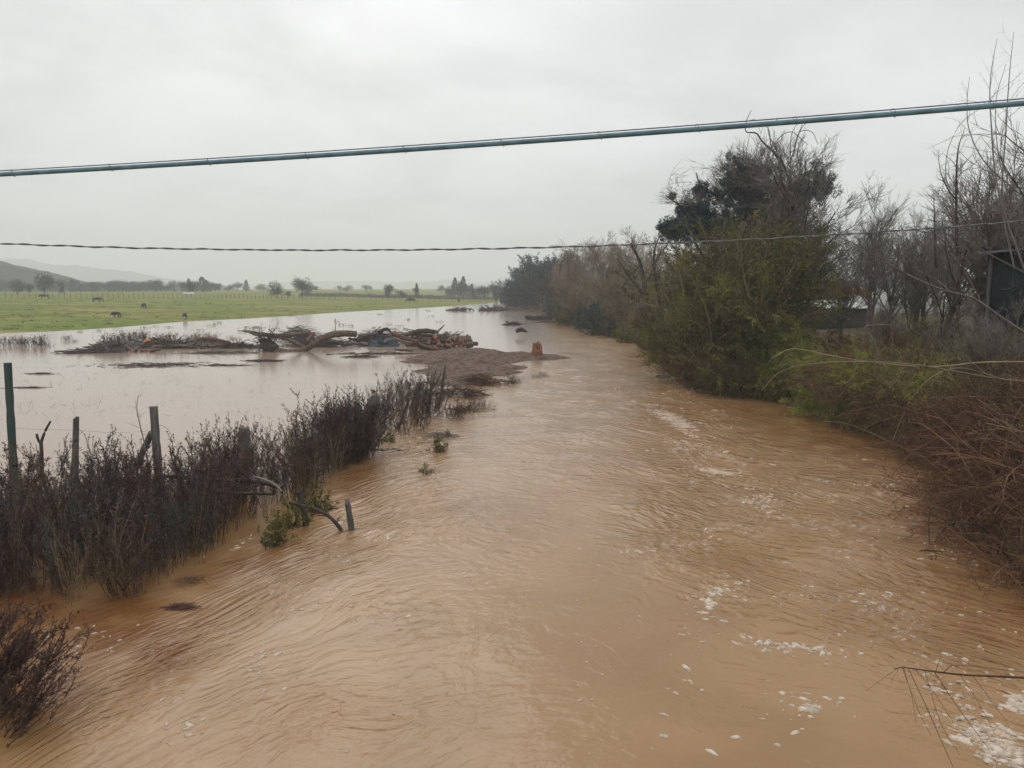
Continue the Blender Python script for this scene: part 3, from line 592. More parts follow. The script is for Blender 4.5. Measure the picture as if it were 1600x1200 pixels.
limb('floating_stick', 'short dark stick floating off the drowned branches', 'stick', [(1425, 868), (1440, 860), (1458, 861), (1472, 862)], 13.6, .018, .008, 'bark_dark', 3, 12)
o = limb('overhanging_twig', 'bare reddish twig reaching in from the right over the foam', 'branch', [(1398, 1045), (1412, 1043), (1450, 1048), (1500, 1054), (1560, 1057), (1660, 1062)], 6.3, .011, .004, 'twig_red', 0)
gt = Geo(); r = rs(13)
for pts, rr in (([(1410, 1044), (1435, 1110), (1455, 1150)], .004), ([(1420, 1046), (1450, 1110), (1490, 1200), (1510, 1240)], .004), ([(1445, 1048), (1470, 1130), (1500, 1180)], .003), ([(1460, 1050), (1500, 1110), (1545, 1170)], .004), ([(1402, 1044), (1380, 1060), (1352, 1080)], .004), ([(1462, 1049), (1468, 1030), (1471, 1010)], .003), ([(1475, 1050), (1490, 1040), (1540, 1043), (1640, 1056)], .005), ([(1500, 1054), (1530, 1100), (1556, 1150)], .003), ([(1412, 1044), (1425, 1090), (1432, 1130)], .003), ([(1430, 1046), (1455, 1075), (1490, 1130)], .003), ([(1405, 1045), (1396, 1058), (1392, 1068)], .003), ([(1520, 1056), (1560, 1110), (1600, 1170)], .003)):
    c0 = np.array(o.location); Q_ = spline([at(a, b, 6.3+r.normal()*.05)-c0 for a, b in pts], 12); gt.tubes(Q_, np.linspace(rr, rr*.5, 12), 4)
gt.obj('side_twig', M['twig_red'], o)
# ---------------------------------------------------------------- bare trees on the right, behind the bank
pro = [bare_tree('bare_tree', None, 'tree', h=9, stems=3, seed=101, twig='twig_grey', bark='bark_grey', spread=.5, n1=9, n2=8, n3=6, n4=1, twr=.011),
       bare_tree('bare_tree', None, 'tree', h=9, stems=1, seed=102, twig='twig_grey', bark='bark_dark', spread=.5, n1=18, n2=8, n3=6, twr=.012, up=.07),
       bare_tree('bare_tree', None, 'tree', h=9, stems=5, seed=103, twig='twig_grey', bark='bark_grey', spread=.35, n1=9, n2=7, n3=6, twr=.012, up=.09)]
sp_ = [(1360, 50, 1.05, 0, 'bare grey tree just right of the mistletoe tree'), (1395, 42, .80, 1, 'bare grey tree with drooping outer twigs above the tarpaulin pile'), (1440, 36, .68, 2, 'low bare multi stemmed tree left of the crooked dark one'),
 (1478, 30, .72, 1, 'dark bare tree with upswept crooked limbs near the net shed'), (1530, 34, .95, 0, 'broad bare tree rising behind the net shed'), (1575, 29, 1.02, 2, 'tall bare tree of many upright stems near the right edge'), (1640, 27, 1.1, 1, 'tall bare tree cut by the right edge'),
 (1425, 58, .95, 0, 'bare grey tree farther back between the sheds'), (1500, 52, .95, 1, 'bare tree standing back behind the crooked dark tree'), (1352, 95, 1.3, 2, 'bare tree standing back beyond the white roofed shed'), (1560, 50, 1.15, 2, 'bare tree standing back at the right edge'), (1465, 75, 1.2, 2, 'hazy bare tree behind the white walled house'), (1620, 44, 1.1, 0, 'bare tree behind the tall one at the right edge')]
us = [False]*3
for i, (px, Y, s, pi, lb) in enumerate(sp_):
    o = pro[pi] if not us[pi] else copy_tree(pro[pi]); us[pi] = True
    put(o, X(px, Y), Y, s*1.12, i*1.9, lb, 'bare trees behind the right bank')
for i, (px, Y, s, pi, lb) in enumerate([(1535, 22.0, .40, 0, 'small bare sapling before the left corner of the net shed'), (1568, 21.5, .45, 2, 'small bare sapling before the middle of the net shed'), (1598, 20.5, .42, 0, 'small bare sapling at the right edge before the net shed'), (1468, 26, .45, 1, 'low bare sapling beside the slate blue tarpaulin'), (1395, 30, .38, 2, 'low bare sapling behind the broken pale branch'), (1318, 44, .62, 2, 'low bare sapling screening the plank shed')]):
    put(copy_tree(pro[pi]), X(px, Y), Y, s, i*2.2, lb, 'small bare saplings on the right bank')
# tall whippy shoots against the sky
for j, (pts, Y, r0, lb) in enumerate((([(1600, 420), (1560, 300), (1548, 180), (1548, 120), (1558, 60)], 24, .03, 'tall straight shoot rising above the thick cable, left one'),
    ([(1585, 420), (1566, 320), (1572, 200), (1577, 120), (1584, 50)], 24, .03, 'tall straight shoot rising above the thick cable, right one'),
    ([(1590, 300), (1540, 255), (1515, 205), (1511, 160), (1515, 120)], 24, .022, 'curved thin shoot touching the thick cable'),
    ([(1520, 330), (1482, 290), (1480, 240), (1500, 195), (1530, 170)], 26, .016, 'bow shaped thin shoot left of the tall ones'),
    ([(1580, 330), (1560, 240), (1556, 160), (1572, 100)], 25, .018, 'slender shoot between the two tall ones'),
    ([(1495, 400), (1494, 300), (1497, 235), (1508, 200)], 29, .06, 'thick upright dark limb with side prongs'),
    ([(1496, 315), (1478, 290), (1468, 260), (1467, 233)], 29, .028, 'left prong of the thick upright dark limb'),
    ([(1462, 420), (1460, 340), (1459, 300)], 31, .045, 'dark pollard limb below the prongs'))):
    limb('tall_shoot', lb, 'branch', pts[::-1], Y, r0, .006, 'bark_dark' if Y > 28 else 'twig_grey', 9 if j < 5 else 14, 200+j)
# ---------------------------------------------------------------- willows along the right shore into the distance
wp = [bare_tree('willow', None, 'tree', h=9, stems=5, seed=111, twig='twig_warm', bark='bark_grey', spread=.55, n1=8, n2=7, n3=5, n4=4, twr=.016, r0=.14, up=.05),
      bare_tree('willow', None, 'tree', h=9, stems=3, seed=112, twig='twig_warm', bark='bark_grey', spread=.5, n1=9, n2=8, n3=5, n4=4, twr=.016, r0=.16, up=.08),
      bare_tree('willow', None, 'tree', h=9, stems=7, seed=113, twig='twig_warm', bark='bark_grey', spread=.6, n1=7, n2=7, n3=5, n4=4, twr=.017, r0=.11, up=.02)]
uw = [False]*3
ws = [(1062, 50, .62, 0), (1040, 56, .66, 2), (1015, 62, .66, 1), (1050, 66, .85, 1), (1000, 72, .80, 2), (975, 78, .82, 0), (1025, 84, 1.05, 0), (950, 86, .92, 1), (985, 96, 1.15, 2), (930, 92, .90, 2), (910, 102, 1.02, 0), (945, 112, 1.20, 1), (890, 116, .95, 2), (905, 130, 1.25, 1), (880, 140, 1.15, 0), (1070, 72, .95, 1), (1100, 62, .9, 0), (925, 135, 1.35, 2), (965, 125, 1.3, 0)]
for i, (px, Y, s, pi) in enumerate(ws):
    o = wp[pi] if not uw[pi] else copy_tree(wp[pi]); uw[pi] = True
    put(o, X(px, Y), Y, s, i*2.3, 'leafless brownish willow in the dense row along the right shore', 'willows in a row along the far right shore')
lb = [leaf_bush('shore_bush', None, 'bush', h=4, w=3.2, seed=121, leafmat='olive', nleaf=7000, ls=.2, stems=12), leaf_bush('shore_bush', None, 'bush', h=4, w=3.2, seed=122, leafmat='far_leaf', nleaf=7000, ls=.2, stems=12)]
ul = [False]*2
for i, (px, Y, s, pi) in enumerate([(1045, 52, .8, 0), (1068, 47, .8, 0), (1020, 60, .7, 0), (990, 68, .8, 0), (1050, 60, .9, 1), (960, 76, .8, 1), (935, 80, 1.1, 1), (1005, 80, 1.0, 0), (915, 92, 1.0, 1), (895, 100, 1.1, 0), (880, 115, 1.1, 1), (970, 92, 1.2, 0), (925, 110, 1.3, 1), (865, 128, 1.2, 1), (1030, 70, 1.0, 0)]):
    o = lb[pi] if not ul[pi] else copy_tree(lb[pi]); ul[pi] = True
    put(o, X(px, Y), Y, s, i*1.3, 'olive undergrowth bush beneath the far row of willows' if pi == 0 else 'dark green undergrowth bush beneath the far row of willows', 'undergrowth below the willows')
# dark pointed evergreens at the bend
dc = [leaf_bush('evergreen', None, 'tree', h=8, w=4.4, seed=131, leafmat='teal', nleaf=9000, ls=.42, stems=16, up=.15, droop=0, fill=.4), leaf_bush('evergreen', None, 'tree', h=8, w=4.4, seed=132, leafmat='teal', nleaf=9000, ls=.42, stems=16, up=.15, droop=0, fill=.4)]
ud = [False]*2
for i, (px, Y, s) in enumerate([(801, 178, .8), (816, 174, .95), (834, 170, 1.0), (850, 166, 1.15), (866, 160, 1.1), (826, 196, 1.15), (845, 186, 1.25), (880, 156, 1.0)]):
    o = dc[i % 2] if not ud[i % 2] else copy_tree(dc[i % 2]); ud[i % 2] = True
    put(o, X(px, Y), Y, s, i*1.7, 'dark blue green evergreen in the clump where the river bends', 'evergreens at the river bend')
fb = bare_tree('far_bare_tree', None, 'tree', h=12, stems=3, seed=141, twig='far_twig', bark='bark_grey', spread=.7, n1=8, n2=7, n3=5, twr=.035, r0=.25)
for i, (px, Y, s) in enumerate([(783, 250, .85), (800, 246, 1.0), (818, 240, 1.12), (838, 236, 1.2), (856, 230, 1.05), (775, 275, .7)]):
    o = fb if i == 0 else copy_tree(fb); put(o, X(px, Y), Y, s, i*1.1, 'pale bare tree standing behind the evergreens at the bend', 'pale bare trees behind the evergreens')
# leaning dark tree and pale forked tree on the shore
def special(name, label, Yt, limbs, m, side, seed):
    root = root_at(name, label, 'tree', tuple(at(*limbs[0][0][0], Yt))); c0 = np.array(root.location); g_ = Geo(); g2 = Geo(); r = rs(seed)
    for pts, r0 in limbs:
        P = spline([at(a, b, Yt)-c0 for a, b in pts], 18); R = np.linspace(r0, max(r0*.25, .02), 18); g_.tubes(P, R, 7)
        P1, R1 = sprout(P[None], R[None], side, r, (.3, 1), (.4, .9), (.15, .4), .4, 6, .13, (0, 0, .05), minr=.014); P2, R2 = sprout(P1, R1, 5, r, (.1, 1), (.3, .8), (.4, .7), .6, 5, .12, (0, 0, .05), minr=.011)
        g2.tubes(P1, R1, 3).tubes(P2, R2, 3)
    g_.obj('trunk', M[m], root, True); g2.obj('crown', M['twig_grey'], root); return root
special('leaning_tree', 'dark bare tree leaning left over the water from the right shore', 54, [([(1050, 552), (1035, 520), (1012, 478), (1006, 440), (1000, 410), (985, 380)], .28), ([(1018, 488), (1000, 455), (978, 425), (965, 405)], .12), ([(1036, 515), (1030, 470), (1024, 430), (1022, 395), (1030, 370)], .16), ([(1012, 440), (1030, 400), (1060, 360)], .08)], 'bark_dark', 12, 301)
special('pale_forked_tree', 'pale forked tree with flood torn bark standing in the shallows', 88, [([(943, 509), (946, 480), (940, 452), (925, 440)], .35), ([(944, 495), (930, 470), (918, 460), (905, 448)], .2), ([(946, 485), (950, 455), (946, 430), (955, 405)], .25), ([(944, 470), (934, 445), (920, 415)], .15)], 'bark_pale', 12, 302)
special('straggly_tree', 'straggly hanging branched tree at the left end of the willow row', 112, [([(878, 497), (880, 470), (874, 435), (878, 405)], .3), ([(879, 470), (888, 430), (886, 395)], .2), ([(877, 455), (870, 425), (872, 405)], .14)], 'bark_grey', 14, 303)
# ---------------------------------------------------------------- sheds and houses behind the right bank
def gable(name, label, cat, x, y, z, wx, dy, h, rise, wallm, roofm, rz=0, doors=()):
    root = root_at(name, label, cat, (x, y, z), rz)
    Geo().box(-wx/2, wx/2, 0, dy, -.4, h).put([(-wx/2, 0, h), (wx/2, 0, h), (0, 0, h+rise), (-wx/2, dy, h), (wx/2, dy, h), (0, dy, h+rise)], None, [(0, 1, 2), (3, 5, 4)]).obj('wall', M[wallm], root)
    e = .35; V = []; T = .07
    for yy in (-e, dy+e):
        for xx, zz_ in ((-wx/2-e, h+.02), (0, h+rise), (wx/2+e, h+.02)): V += [(xx, yy, zz_), (xx, yy, zz_+T)]
    Q = [(1, 3, 9, 7), (3, 5, 11, 9), (0, 6, 8, 2), (2, 8, 10, 4), (0, 2, 3, 1), (2, 4, 5, 3), (6, 7, 9, 8), (8, 9, 11, 10), (0, 1, 7, 6), (4, 10, 11, 5)]
    Geo().put(V, Q).obj('roof', M[roofm], root)
    for x0, x1, z0, z1, nm, mm in doors:
        f = Geo().box(x0, x1, -.05, -.01, z0, z1).obj(nm, M[mm], root)
    return root
def flat_shed(name, label, x, y, z, wx, dy, h, wallm, roofm, tilt=.35, rz=0, over=.4):
    root = root_at(name, label, 'shed', (x, y, z), rz)
    Geo().box(-wx/2, wx/2, 0, dy, -.4, h-.06).obj('wall', M[wallm], root)
    V = []; g_ = Geo(); n = 60; xs = np.linspace(-wx/2-over, wx/2+over, n*2+1)
    for yy, z0 in ((-over, h), (dy+over, h+tilt)):
        for q, xx in enumerate(xs): V += [(xx, yy, z0+.025*(q % 2)), (xx, yy, z0+.025*(q % 2)+.03)]
    m2 = 2*len(xs); Q = []
    for q in range(len(xs)-1):
        a = 2*q; Q += [(a+1, a+3, m2+a+3, m2+a+1), (a, m2+a, m2+a+2, a+2), (a, a+2, a+3, a+1), (m2+a, m2+a+1, m2+a+3, m2+a+2)]
    Geo().put(V, Q).obj('roof', M[roofm], root); return root
flat_shed('plank_shed', 'low plank walled shed with a white sheet roof behind the green bushes', X(1300, 55), 55, 2.0, 5.4, 4, 1.5, 'wall_grey', 'metal_white', .5)
flat_shed('small_shed', 'dark shed with a white roof edge farther behind the plank shed', X(1302, 100), 100, 2.0, 8.0, 5, 4.05, 'wall_grey', 'metal_white', .4)
gable('house', 'white walled house half hidden behind the bare twigs', 'house', X(1432, 84), 84, 2.0, 9.0, 7, 3.2, 1.4, 'metal_white', 'wall_blue', 0, [(-3, -2, 1.0, 2.1, 'window', 'net'), (-.5, .5, 0, 2.1, 'door', 'wall_blue'), (1.8, 2.9, 1.0, 2.1, 'window', 'net')])
rt = root_at('red_awning', 'red cloth awning on poles behind the white roofed shed', 'awning', (X(1329, 66), 66, 2.0))
xs = np.linspace(-1.3, 1.3, 15); V = []
for yy, z0 in ((-.6, 2.25), (0, 2.75), (.6, 2.9)):
    for xx in xs: V.append((xx, yy, z0+.22*(1-(xx/1.3)**2)+.03*math.sin(xx*9)))
V2 = [(a, b, c-.03) for a, b, c in V]; Q = []
for a in range(2):
    for b in range(14): i = a*15+b; Q += [(i, i+1, i+16, i+15), (45+i, 45+i+15, 45+i+16, 45+i+1)]
Q += [(b, 45+b, 46+b, b+1) for b in range(14)]
Geo().put(V+V2, Q).obj('cloth', M['red'], rt)
for xx in (-1.2, 1.2): Geo().tubes([(xx, -.5, -.2), (xx, -.5, 2.3)], [.035, .035], 6).obj('pole', M['wood_old'], rt)
# dark shade net shed at the right edge
ns = root_at('net_shed', 'dark blue green net covered shed at the right edge behind the twigs', 'shed', (X(1524, 26)+1.925, 25.3, 2.15), math.radians(-35))
Geo().box(-1.7, 3.2, 0, 4, 1.2, 4.0).obj('net_wall', M['net'], ns)
g_ = Geo()
for i in range(7): g_.box(-1.9+i*.85, -1.82+i*.85, -.5, 4.4, 4.22+.02*i, 4.32+.02*i)
g_.obj('rafter', M['bark_dark'], ns)
Geo().put([(-2.0, -.5, 4.05), (3.6, -.5, 4.45), (3.6, 4.5, 4.75), (-2.0, 4.5, 4.35), (-2.0, -.5, 4.0), (3.6, -.5, 4.4), (3.6, 4.5, 4.7), (-2.0, 4.5, 4.3)], [(0, 1, 2, 3), (4, 7, 6, 5), (0, 4, 5, 1), (1, 5, 6, 2), (2, 6, 7, 3), (3, 7, 4, 0)]).obj('roof', M['wall_blue'], ns)
for xx, yy in ((-1.6, .1), (3.1, .1), (.7, .05)): Geo().tubes([(xx, yy-.12, -.3), (xx, yy-.12, 4.0)], [.06, .06], 8).obj('pole', M['wood_old'], ns)
Geo().box(-.05, .9, -.06, -.02, 0, .45).obj('board', M['orange'], ns, loc=(1.2, -.15, 3.2)).rotation_euler = (0, .6, 0)
o = root_at('tarpaulin_pile', 'slate blue tarpaulin heaped over a pile beside the bare trees', 'tarpaulin', (X(1425, 38), 38, 2.0))
def heap(rx, ry, h, seed, n=26, rough_=.12):
    a = np.linspace(0, 2*np.pi, n, endpoint=False); q = np.linspace(0, 1, 10); V = []
    for t in q:
        rr = math.cos(t*math.pi/2)**.6; z = math.sin(t*math.pi/2)*h
        for aa in a: V.append((rx*rr*math.cos(aa), ry*rr*math.sin(aa), z))
    V = np.array(V); V += (rough_*np.stack([perlin(V[:, 0]*1.7+seed, V[:, 2]*2+V[:, 1]), perlin(V[:, 1]*1.7+seed, V[:, 2]*2), perlin(V[:, 0]*1.5+seed, V[:, 1]*1.5)], 1))
    i = np.arange(9)[:, None]; j = np.arange(n)[None]; Q = np.stack([i*n+j, i*n+(j+1) % n, (i+1)*n+(j+1) % n, (i+1)*n+j], -1).reshape(-1, 4)
    return V, Q
V, Q = heap(1.5, 1.0, 1.15, 3); Geo().put(V, Q).obj('cover', M['wall_blue'], o, True)
# ---------------------------------------------------------------- left bank: weeds
def weed(seed, h, n, leafm='weed_leaf', lean=(0, 0), nl=1100, spread=.22, ls=.06):
    r = rs(seed); root = bpy.data.objects.new('weed', None); COL.objects.link(root); tag(root, None, 'weed')
    st = r.normal(size=(n, 3))*[.16, .16, 0]; st[:, 2] = -.3
    d = lean_dirs(n, spread, r)+np.array([lean[0], lean[1], 0]); nb = max(1, n//5); d[:nb, :2] += r.normal(size=(nb, 2))*.45
    P0, R0 = shoot(st, d, (h+.3)*r.uniform(.7, 1.08, n), r.uniform(.0045, .0085, n), 9, r, .085, (0, 0, .03), .5)
    P1, R1 = sprout(P0, R0, 11, r, (.28, 1), (.25, .75), (.07, .22), .7, 4, .12, (0, 0, .08), minr=.0028)
    Geo().tubes(P0, R0, 4).tubes(P1, R1, 3).obj('stems', M['cane' if seed in (421, 441) else 'weed_stem'], root)
    C1, D1 = anchors(P1, int(nl*.75), r, 0.0); C0, D0 = anchors(P0, int(nl*.25), r, .3)
    C = np.vstack([C1, C0]); D = np.vstack([D1, D0]); D = D/(np.linalg.norm(D, axis=1, keepdims=True)+1e-9)+r.normal(size=D.shape)*.45
    Geo().leaves(C, D, ls*r.uniform(.6, 1.3, len(C)), ls*.24, r, .1).obj('leaves', M[leafm], root)
    return root
wpd = [weed(400+i, 1.75, 9, 'weed_leaf' if i < 2 else 'weed_leaf_r', nl=1700, spread=.24) for i in range(4)]+[weed(410+i, 1.7, 8, 'weed_leaf_g', nl=1200) for i in range(2)]+[weed(440, 1.7, 8, 'weed_leaf_r', lean=(.55, -.1), nl=900), weed(441, 1.6, 8, 'weed_leaf', lean=(-.5, -.25), nl=900)]+[weed(420, 1.7, 10, nl=420), weed(421, 1.5, 9, nl=300)]
uw = [False]*10
FRONT = [W(*p) for p in ((-160, 985), (-60, 960), (0, 945), (60, 930), (180, 950), (270, 910), (330, 855), (400, 815), (470, 795), (525, 740), (572, 716))]
FRONT = np.array(FRONT); r = rs(43); cnt = 0
seg = np.concatenate([[0], np.cumsum(np.linalg.norm(np.diff(FRONT[:, :2], axis=0), axis=1))])
def plant(x, y, i, s, rz, sc=None, z=-.02, lb='dark stemmed weed in the dense flooded stand along the left bank', gp='weeds along the flooded left bank'):
    o = wpd[i] if not uw[i] else copy_tree(wpd[i]); uw[i] = True; return put(o, x, y, s, rz, lb, gp, z)
for k in range(400):
    f = r.uniform(0, 1)**1.15; s_ = f*seg[-1]; x = np.interp(s_, seg, FRONT[:, 0]); y = np.interp(s_, seg, FRONT[:, 1])
    dep = np.interp(f, [0, .5, .78, 1], [5.2, 4.0, 2.2, .7]); u = r.uniform(0, 1)
    x2 = x-u*dep*.35; y2 = y+u*dep
    i = int(r.choice([0, 1, 2, 3, 0, 1, 2, 3, 4, 5, 6, 7, 8, 9])) if u > .2 else int(r.choice([0, 1, 4, 8, 9, 6, 8, 9]))
    hs = r.uniform(.55, 1.14)*np.interp(f, [0, .3, .5, .75, 1], [1.04, .97, .98, 1.0, 1.0])
    if .50 < f < .88 and r.random() < .5: continue
    if .45 < f < .9 and r.random() < .4: i = int(r.choice([6, 7, 8, 9]))
    if u < .1: hs *= .85
    if perlin(np.array([x2*.9]), np.array([y2*.9]))[0] < -.42: continue
    pp = float(proj(x2, y2, .5)[0])
    lb_, gp_ = [('dark stemmed weed in the dense stand around the green post', 'weeds around the green post'), ('dark stemmed weed in the dense stand around the flat topped post', 'weeds around the flat topped post'), ('dark stemmed weed in the stand around the thick weathered post', 'weeds around the thick weathered post'), ('dark stemmed weed between the horizontal log and the leaning boards', 'weeds between the log and the boards')][0 if pp < 100 else 1 if pp < 290 else 2 if pp < 440 else 3]
    plant(x2, y2, i, hs, r.uniform(0, 6.28), lb=lb_, gp=gp_)
# swept shrub clumps at the end of the fence line
r = rs(44)
for k in range(16):
    p = W(r.uniform(515, 580), 0) if False else at(r.uniform(500, 575), 700, 21.5)
    plant(float(at(r.uniform(512, 578), 700, 1)[0]*21.8), 21.2+r.uniform(0, 1.4), int(r.choice([4, 5, 0, 1])), r.uniform(.95, 1.15), r.uniform(0, 6), lb='blue grey leafy shrub in the dense clump at the end of the leaning boards', gp='leafy shrubs by the leaning boards')
for k in range(30):
    yy = r.uniform(24.5, 31); pxx = r.uniform(592, 660) if yy < 28 else r.uniform(605, 690)
    plant(float(at(pxx, 650, yy)[0]), yy, int(r.choice([6, 8, 0, 3, 5, 9])), r.uniform(.8, 1.2), r.uniform(0, 6), lb='thin leggy weed in the loose clump before the gravel bar', gp='leggy weeds before the gravel bar')
# leaning bush in the bottom left corner
cw = weed(430, 1.5, 14, 'weed_leaf_r', lean=(.9, -.25), nl=3000, ls=.05)
for i, (px, py, s, a) in enumerate([(-60, 1100, 1.0, .1), (-20, 1120, .9, .5), (-90, 1060, 1.1, -.2), (-10, 1150, .7, .3), (-50, 1020, .8, .1), (-40, 1085, .8, -.4), (-75, 1130, .9, .7), (-30, 1060, .6, .9), (-10, 1110, .6, -.7)]):
    o = cw if i == 0 else copy_tree(cw); p = W(px, py); put(o, p[0], p[1], s, a, 'dark weed leaning right over the water in the bottom left corner', 'leaning weeds in the bottom left corner', -.02)
# ---------------------------------------------------------------- posts and timbers of the broken fence
def post(name, label, base, top, r0, r1, m, sides=9, cat='post', knobs=0, seed=0, jag=0):
    rr = rs(seed); P = spline([base, (np.array(base)*.5+np.array(top)*.5)+rr.normal(size=3)*r0*.2, top], 14); c0 = P[0].copy(); R = np.linspace(r0, r1, 14)*(1+.06*rr.normal(size=14))
    g_ = Geo().tubes(P-c0, R, sides)
    tp = P[-1]-c0; a = np.arange(sides)*2*np.pi/sides; V = g_.V[0]; ring = V[-sides:]
    if jag: ring[:, 2] += jag*rr.uniform(-.4, 1, sides)
    g_.put(np.vstack([ring*[.999, .999, 1], [tp+[0, 0, jag*.1]]]), None, [(i, (i+1) % sides, sides) for i in range(sides)])
    o = g_.obj(name, M[m], None, False, loc=tuple(c0)); return tag(o, label, cat)
def pz(px, py, Y): return at(px, py, Y)
def base_at(px, Y, z=-.35): p = at(px, 700, Y); return np.array([p[0], Y, z])
Yp = 17.3
post('fence_post', 'tall straight green painted post at the left edge', base_at(16, Yp), pz(12, 567, Yp), .095, .088, 'wood_teal', 8)
post('fence_post', 'grey round flat topped post with a diagonal brace against it', base_at(245, 17.0), pz(240, 635, 17.0), .105, .095, 'wood_old', 10)
post('fence_post', 'weathered post with a slanting broken tip, left of the flat topped one', base_at(108, 17.2), pz(119, 655, 17.2), .10, .065, 'wood_old', 8, jag=.10, seed=2)
post('brace', 'diagonal timber brace leaning up to the flat topped post', base_at(185, 17.3, 0), pz(237, 676, 17.1), .085, .08, 'wood_old', 8, cat='timber')
post('fence_post', 'thick weathered post topped by leaves, in the middle of the weeds', base_at(372, 17.6), pz(382, 668, 17.6), .15, .13, 'wood_old', 9, seed=4)
fk = root_at('forked_stake', 'thin dark forked stake between the green post and the broken tipped post', 'stake', tuple(base_at(64, 17.0)))
c0 = np.array(fk.location); g_ = Geo()
for pts, a, b in (([(66, 760), (65, 715), (64, 690)], .045, .04), ([(64, 692), (70, 675), (79, 658)], .036, .022), ([(64, 694), (60, 688), (57, 678)], .032, .028)):
    P = spline([pz(p, q, 17.0)-c0 for p, q in pts], 8); g_.tubes(P, np.linspace(a, b, 8), 7, True)
g_.obj('stake', M['bark_dark'], fk)
limb('bare_sapling', 'thin bare sapling just left of the flat topped post', 'sapling', [(216, 618), (214, 640), (219, 665), (226, 695), (232, 735)], 16.8, .016, .006, 'twig_grey', 8, 21)
limb('curved_stem', 'thin curved stem hooking to the right of the flat topped post', 'stem', [(262, 700), (268, 685), (263, 672), (253, 665), (247, 665)], 16.5, .006, .004, 'twig_grey', 0, 22)
tb = limb('fallen_log', 'dark horizontal log lying through the weeds', 'log', [(250, 744), (300, 747), (350, 750), (400, 752), (440, 762)], 15.3, .05, .035, 'bark_dark', 9, 23)
limb('fallen_log', 'lower thinner dark log under the long horizontal one', 'log', [(290, 772), (340, 770), (390, 771), (425, 772)], 15.0, .032, .022, 'bark_dark', 6, 24)
limb('broken_branch', 'pale peeled branch arching down beside the dark horizontal log', 'branch', [(396, 744), (412, 749), (428, 756), (440, 768)], 14.9, .024, .014, 'bark_pale', 3, 25)
limb('broken_branch', 'grey curved branch running down into the water by the short post', 'branch', [(452, 785), (480, 792), (503, 800), (520, 812), (534, 829)], 14.8, .042, .028, 'bark_dark', 7, 26)
post('fence_post', 'short blue black stump of a post at the end of the weeds', base_at(476, 15.2), pz(468, 768, 15.2), .075, .065, 'bark_dark', 8, seed=6, jag=.1)
post('fence_post', 'small lone broken post standing in the brown water', base_at(549, 14.8), pz(543, 785, 14.8), .072, .060, 'wood_old', 8, seed=7, jag=.09)
# leaning boards at the end of the line
for i, (bx_, tx_, ty_, Y, lbx) in enumerate(((552, 588, 618, 21.6, 'broad dark leaning board at the right end of the shrub clump'), (522, 548, 640, 21.9, 'dark leaning board half buried in the shrub clump'), (642, 655, 597, 28.6, 'leaning slab in the loose weeds, left one'), (664, 682, 572, 30.2, 'tall thin post leaning before the gravel bar, left one'), (684, 696, 570, 30.6, 'tall thin post leaning before the gravel bar, right one'), (618, 640, 622, 26.0, 'dark crooked stake leaning out of the loose weeds'))):
    b = base_at(bx_, Y, -.3); t_ = pz(tx_, ty_, Y); wd = .34 if i == 0 else (.22 if i < 3 else .085)
    P = np.stack([b+(t_-b)*f for f in np.linspace(0, 1, 8)]); rr = rs(500+i); V = []
    for q, p in enumerate(P):
        w2 = wd*(1+.10*rr.normal())*(1-.25*(q == 7)); V += [(p[0]-w2/2, p[1]-.05, p[2]), (p[0]+w2/2, p[1]-.05, p[2]+.02*rr.normal()), (p[0]+w2/2, p[1]+.05, p[2]), (p[0]-w2/2, p[1]+.05, p[2])]
    Q = []
    for q in range(7):
        for s4 in range(4): a = q*4+s4; b4 = q*4+(s4+1) % 4; Q.append((a, b4, b4+4, a+4))
    Q.append((28, 29, 30, 31)); V = np.array(V)-b
    tag(Geo().put(V, Q).obj('leaning_board' if wd > .1 else 'fence_post', M['wood_old'] if i != 5 else M['bark_dark'], None, loc=tuple(b)), lbx, 'board' if wd > .1 else 'post')
# wire strand from the green post
P = spline([pz(12, 668, Yp), pz(60, 671, Yp), pz(115, 672, 17.2), pz(180, 676, 17.1), pz(240, 673, 17.0)], 40); c0 = P[0].copy()
tag(Geo().tubes(P-c0, np.full(40, .003), 4).obj('fence_wire', M['wire'], None, loc=tuple(c0)), 'single slack wire strand between the left posts', 'wire')
# green leafy tufts
gsml = leaf_bush('leafy_tuft', None, 'plant', h=.7, w=.7, seed=601, leafmat='olive', nleaf=900, ls=.075, stems=10, twig='weed_stem', n1=4, n2=3)
for i, (px, py, s, lb_) in enumerate([(495, 800, 1.1, 'small green plant beside the blue black post stump'), (437, 850, 1.0, 'dark green plant drooping to the water at the weeds front'), (455, 820, 1.1, 'green plant at the front of the weeds above the drooping one'), (683, 705, .9, 'green floating tuft in the current right of the leaning boards'), (665, 740, .55, 'small lone sprig in the current below the green tuft'), (700, 682, .5, 'tiny sprig afloat above the green tuft'), (610, 690, .7, 'low green tuft at the foot of the loose weeds')]):
    o = gsml if i == 0 else copy_tree(gsml); p = W(px, py); put(o, p[0], p[1], s, i*1.4, lb_, 'small green tufts in the water', -.08)
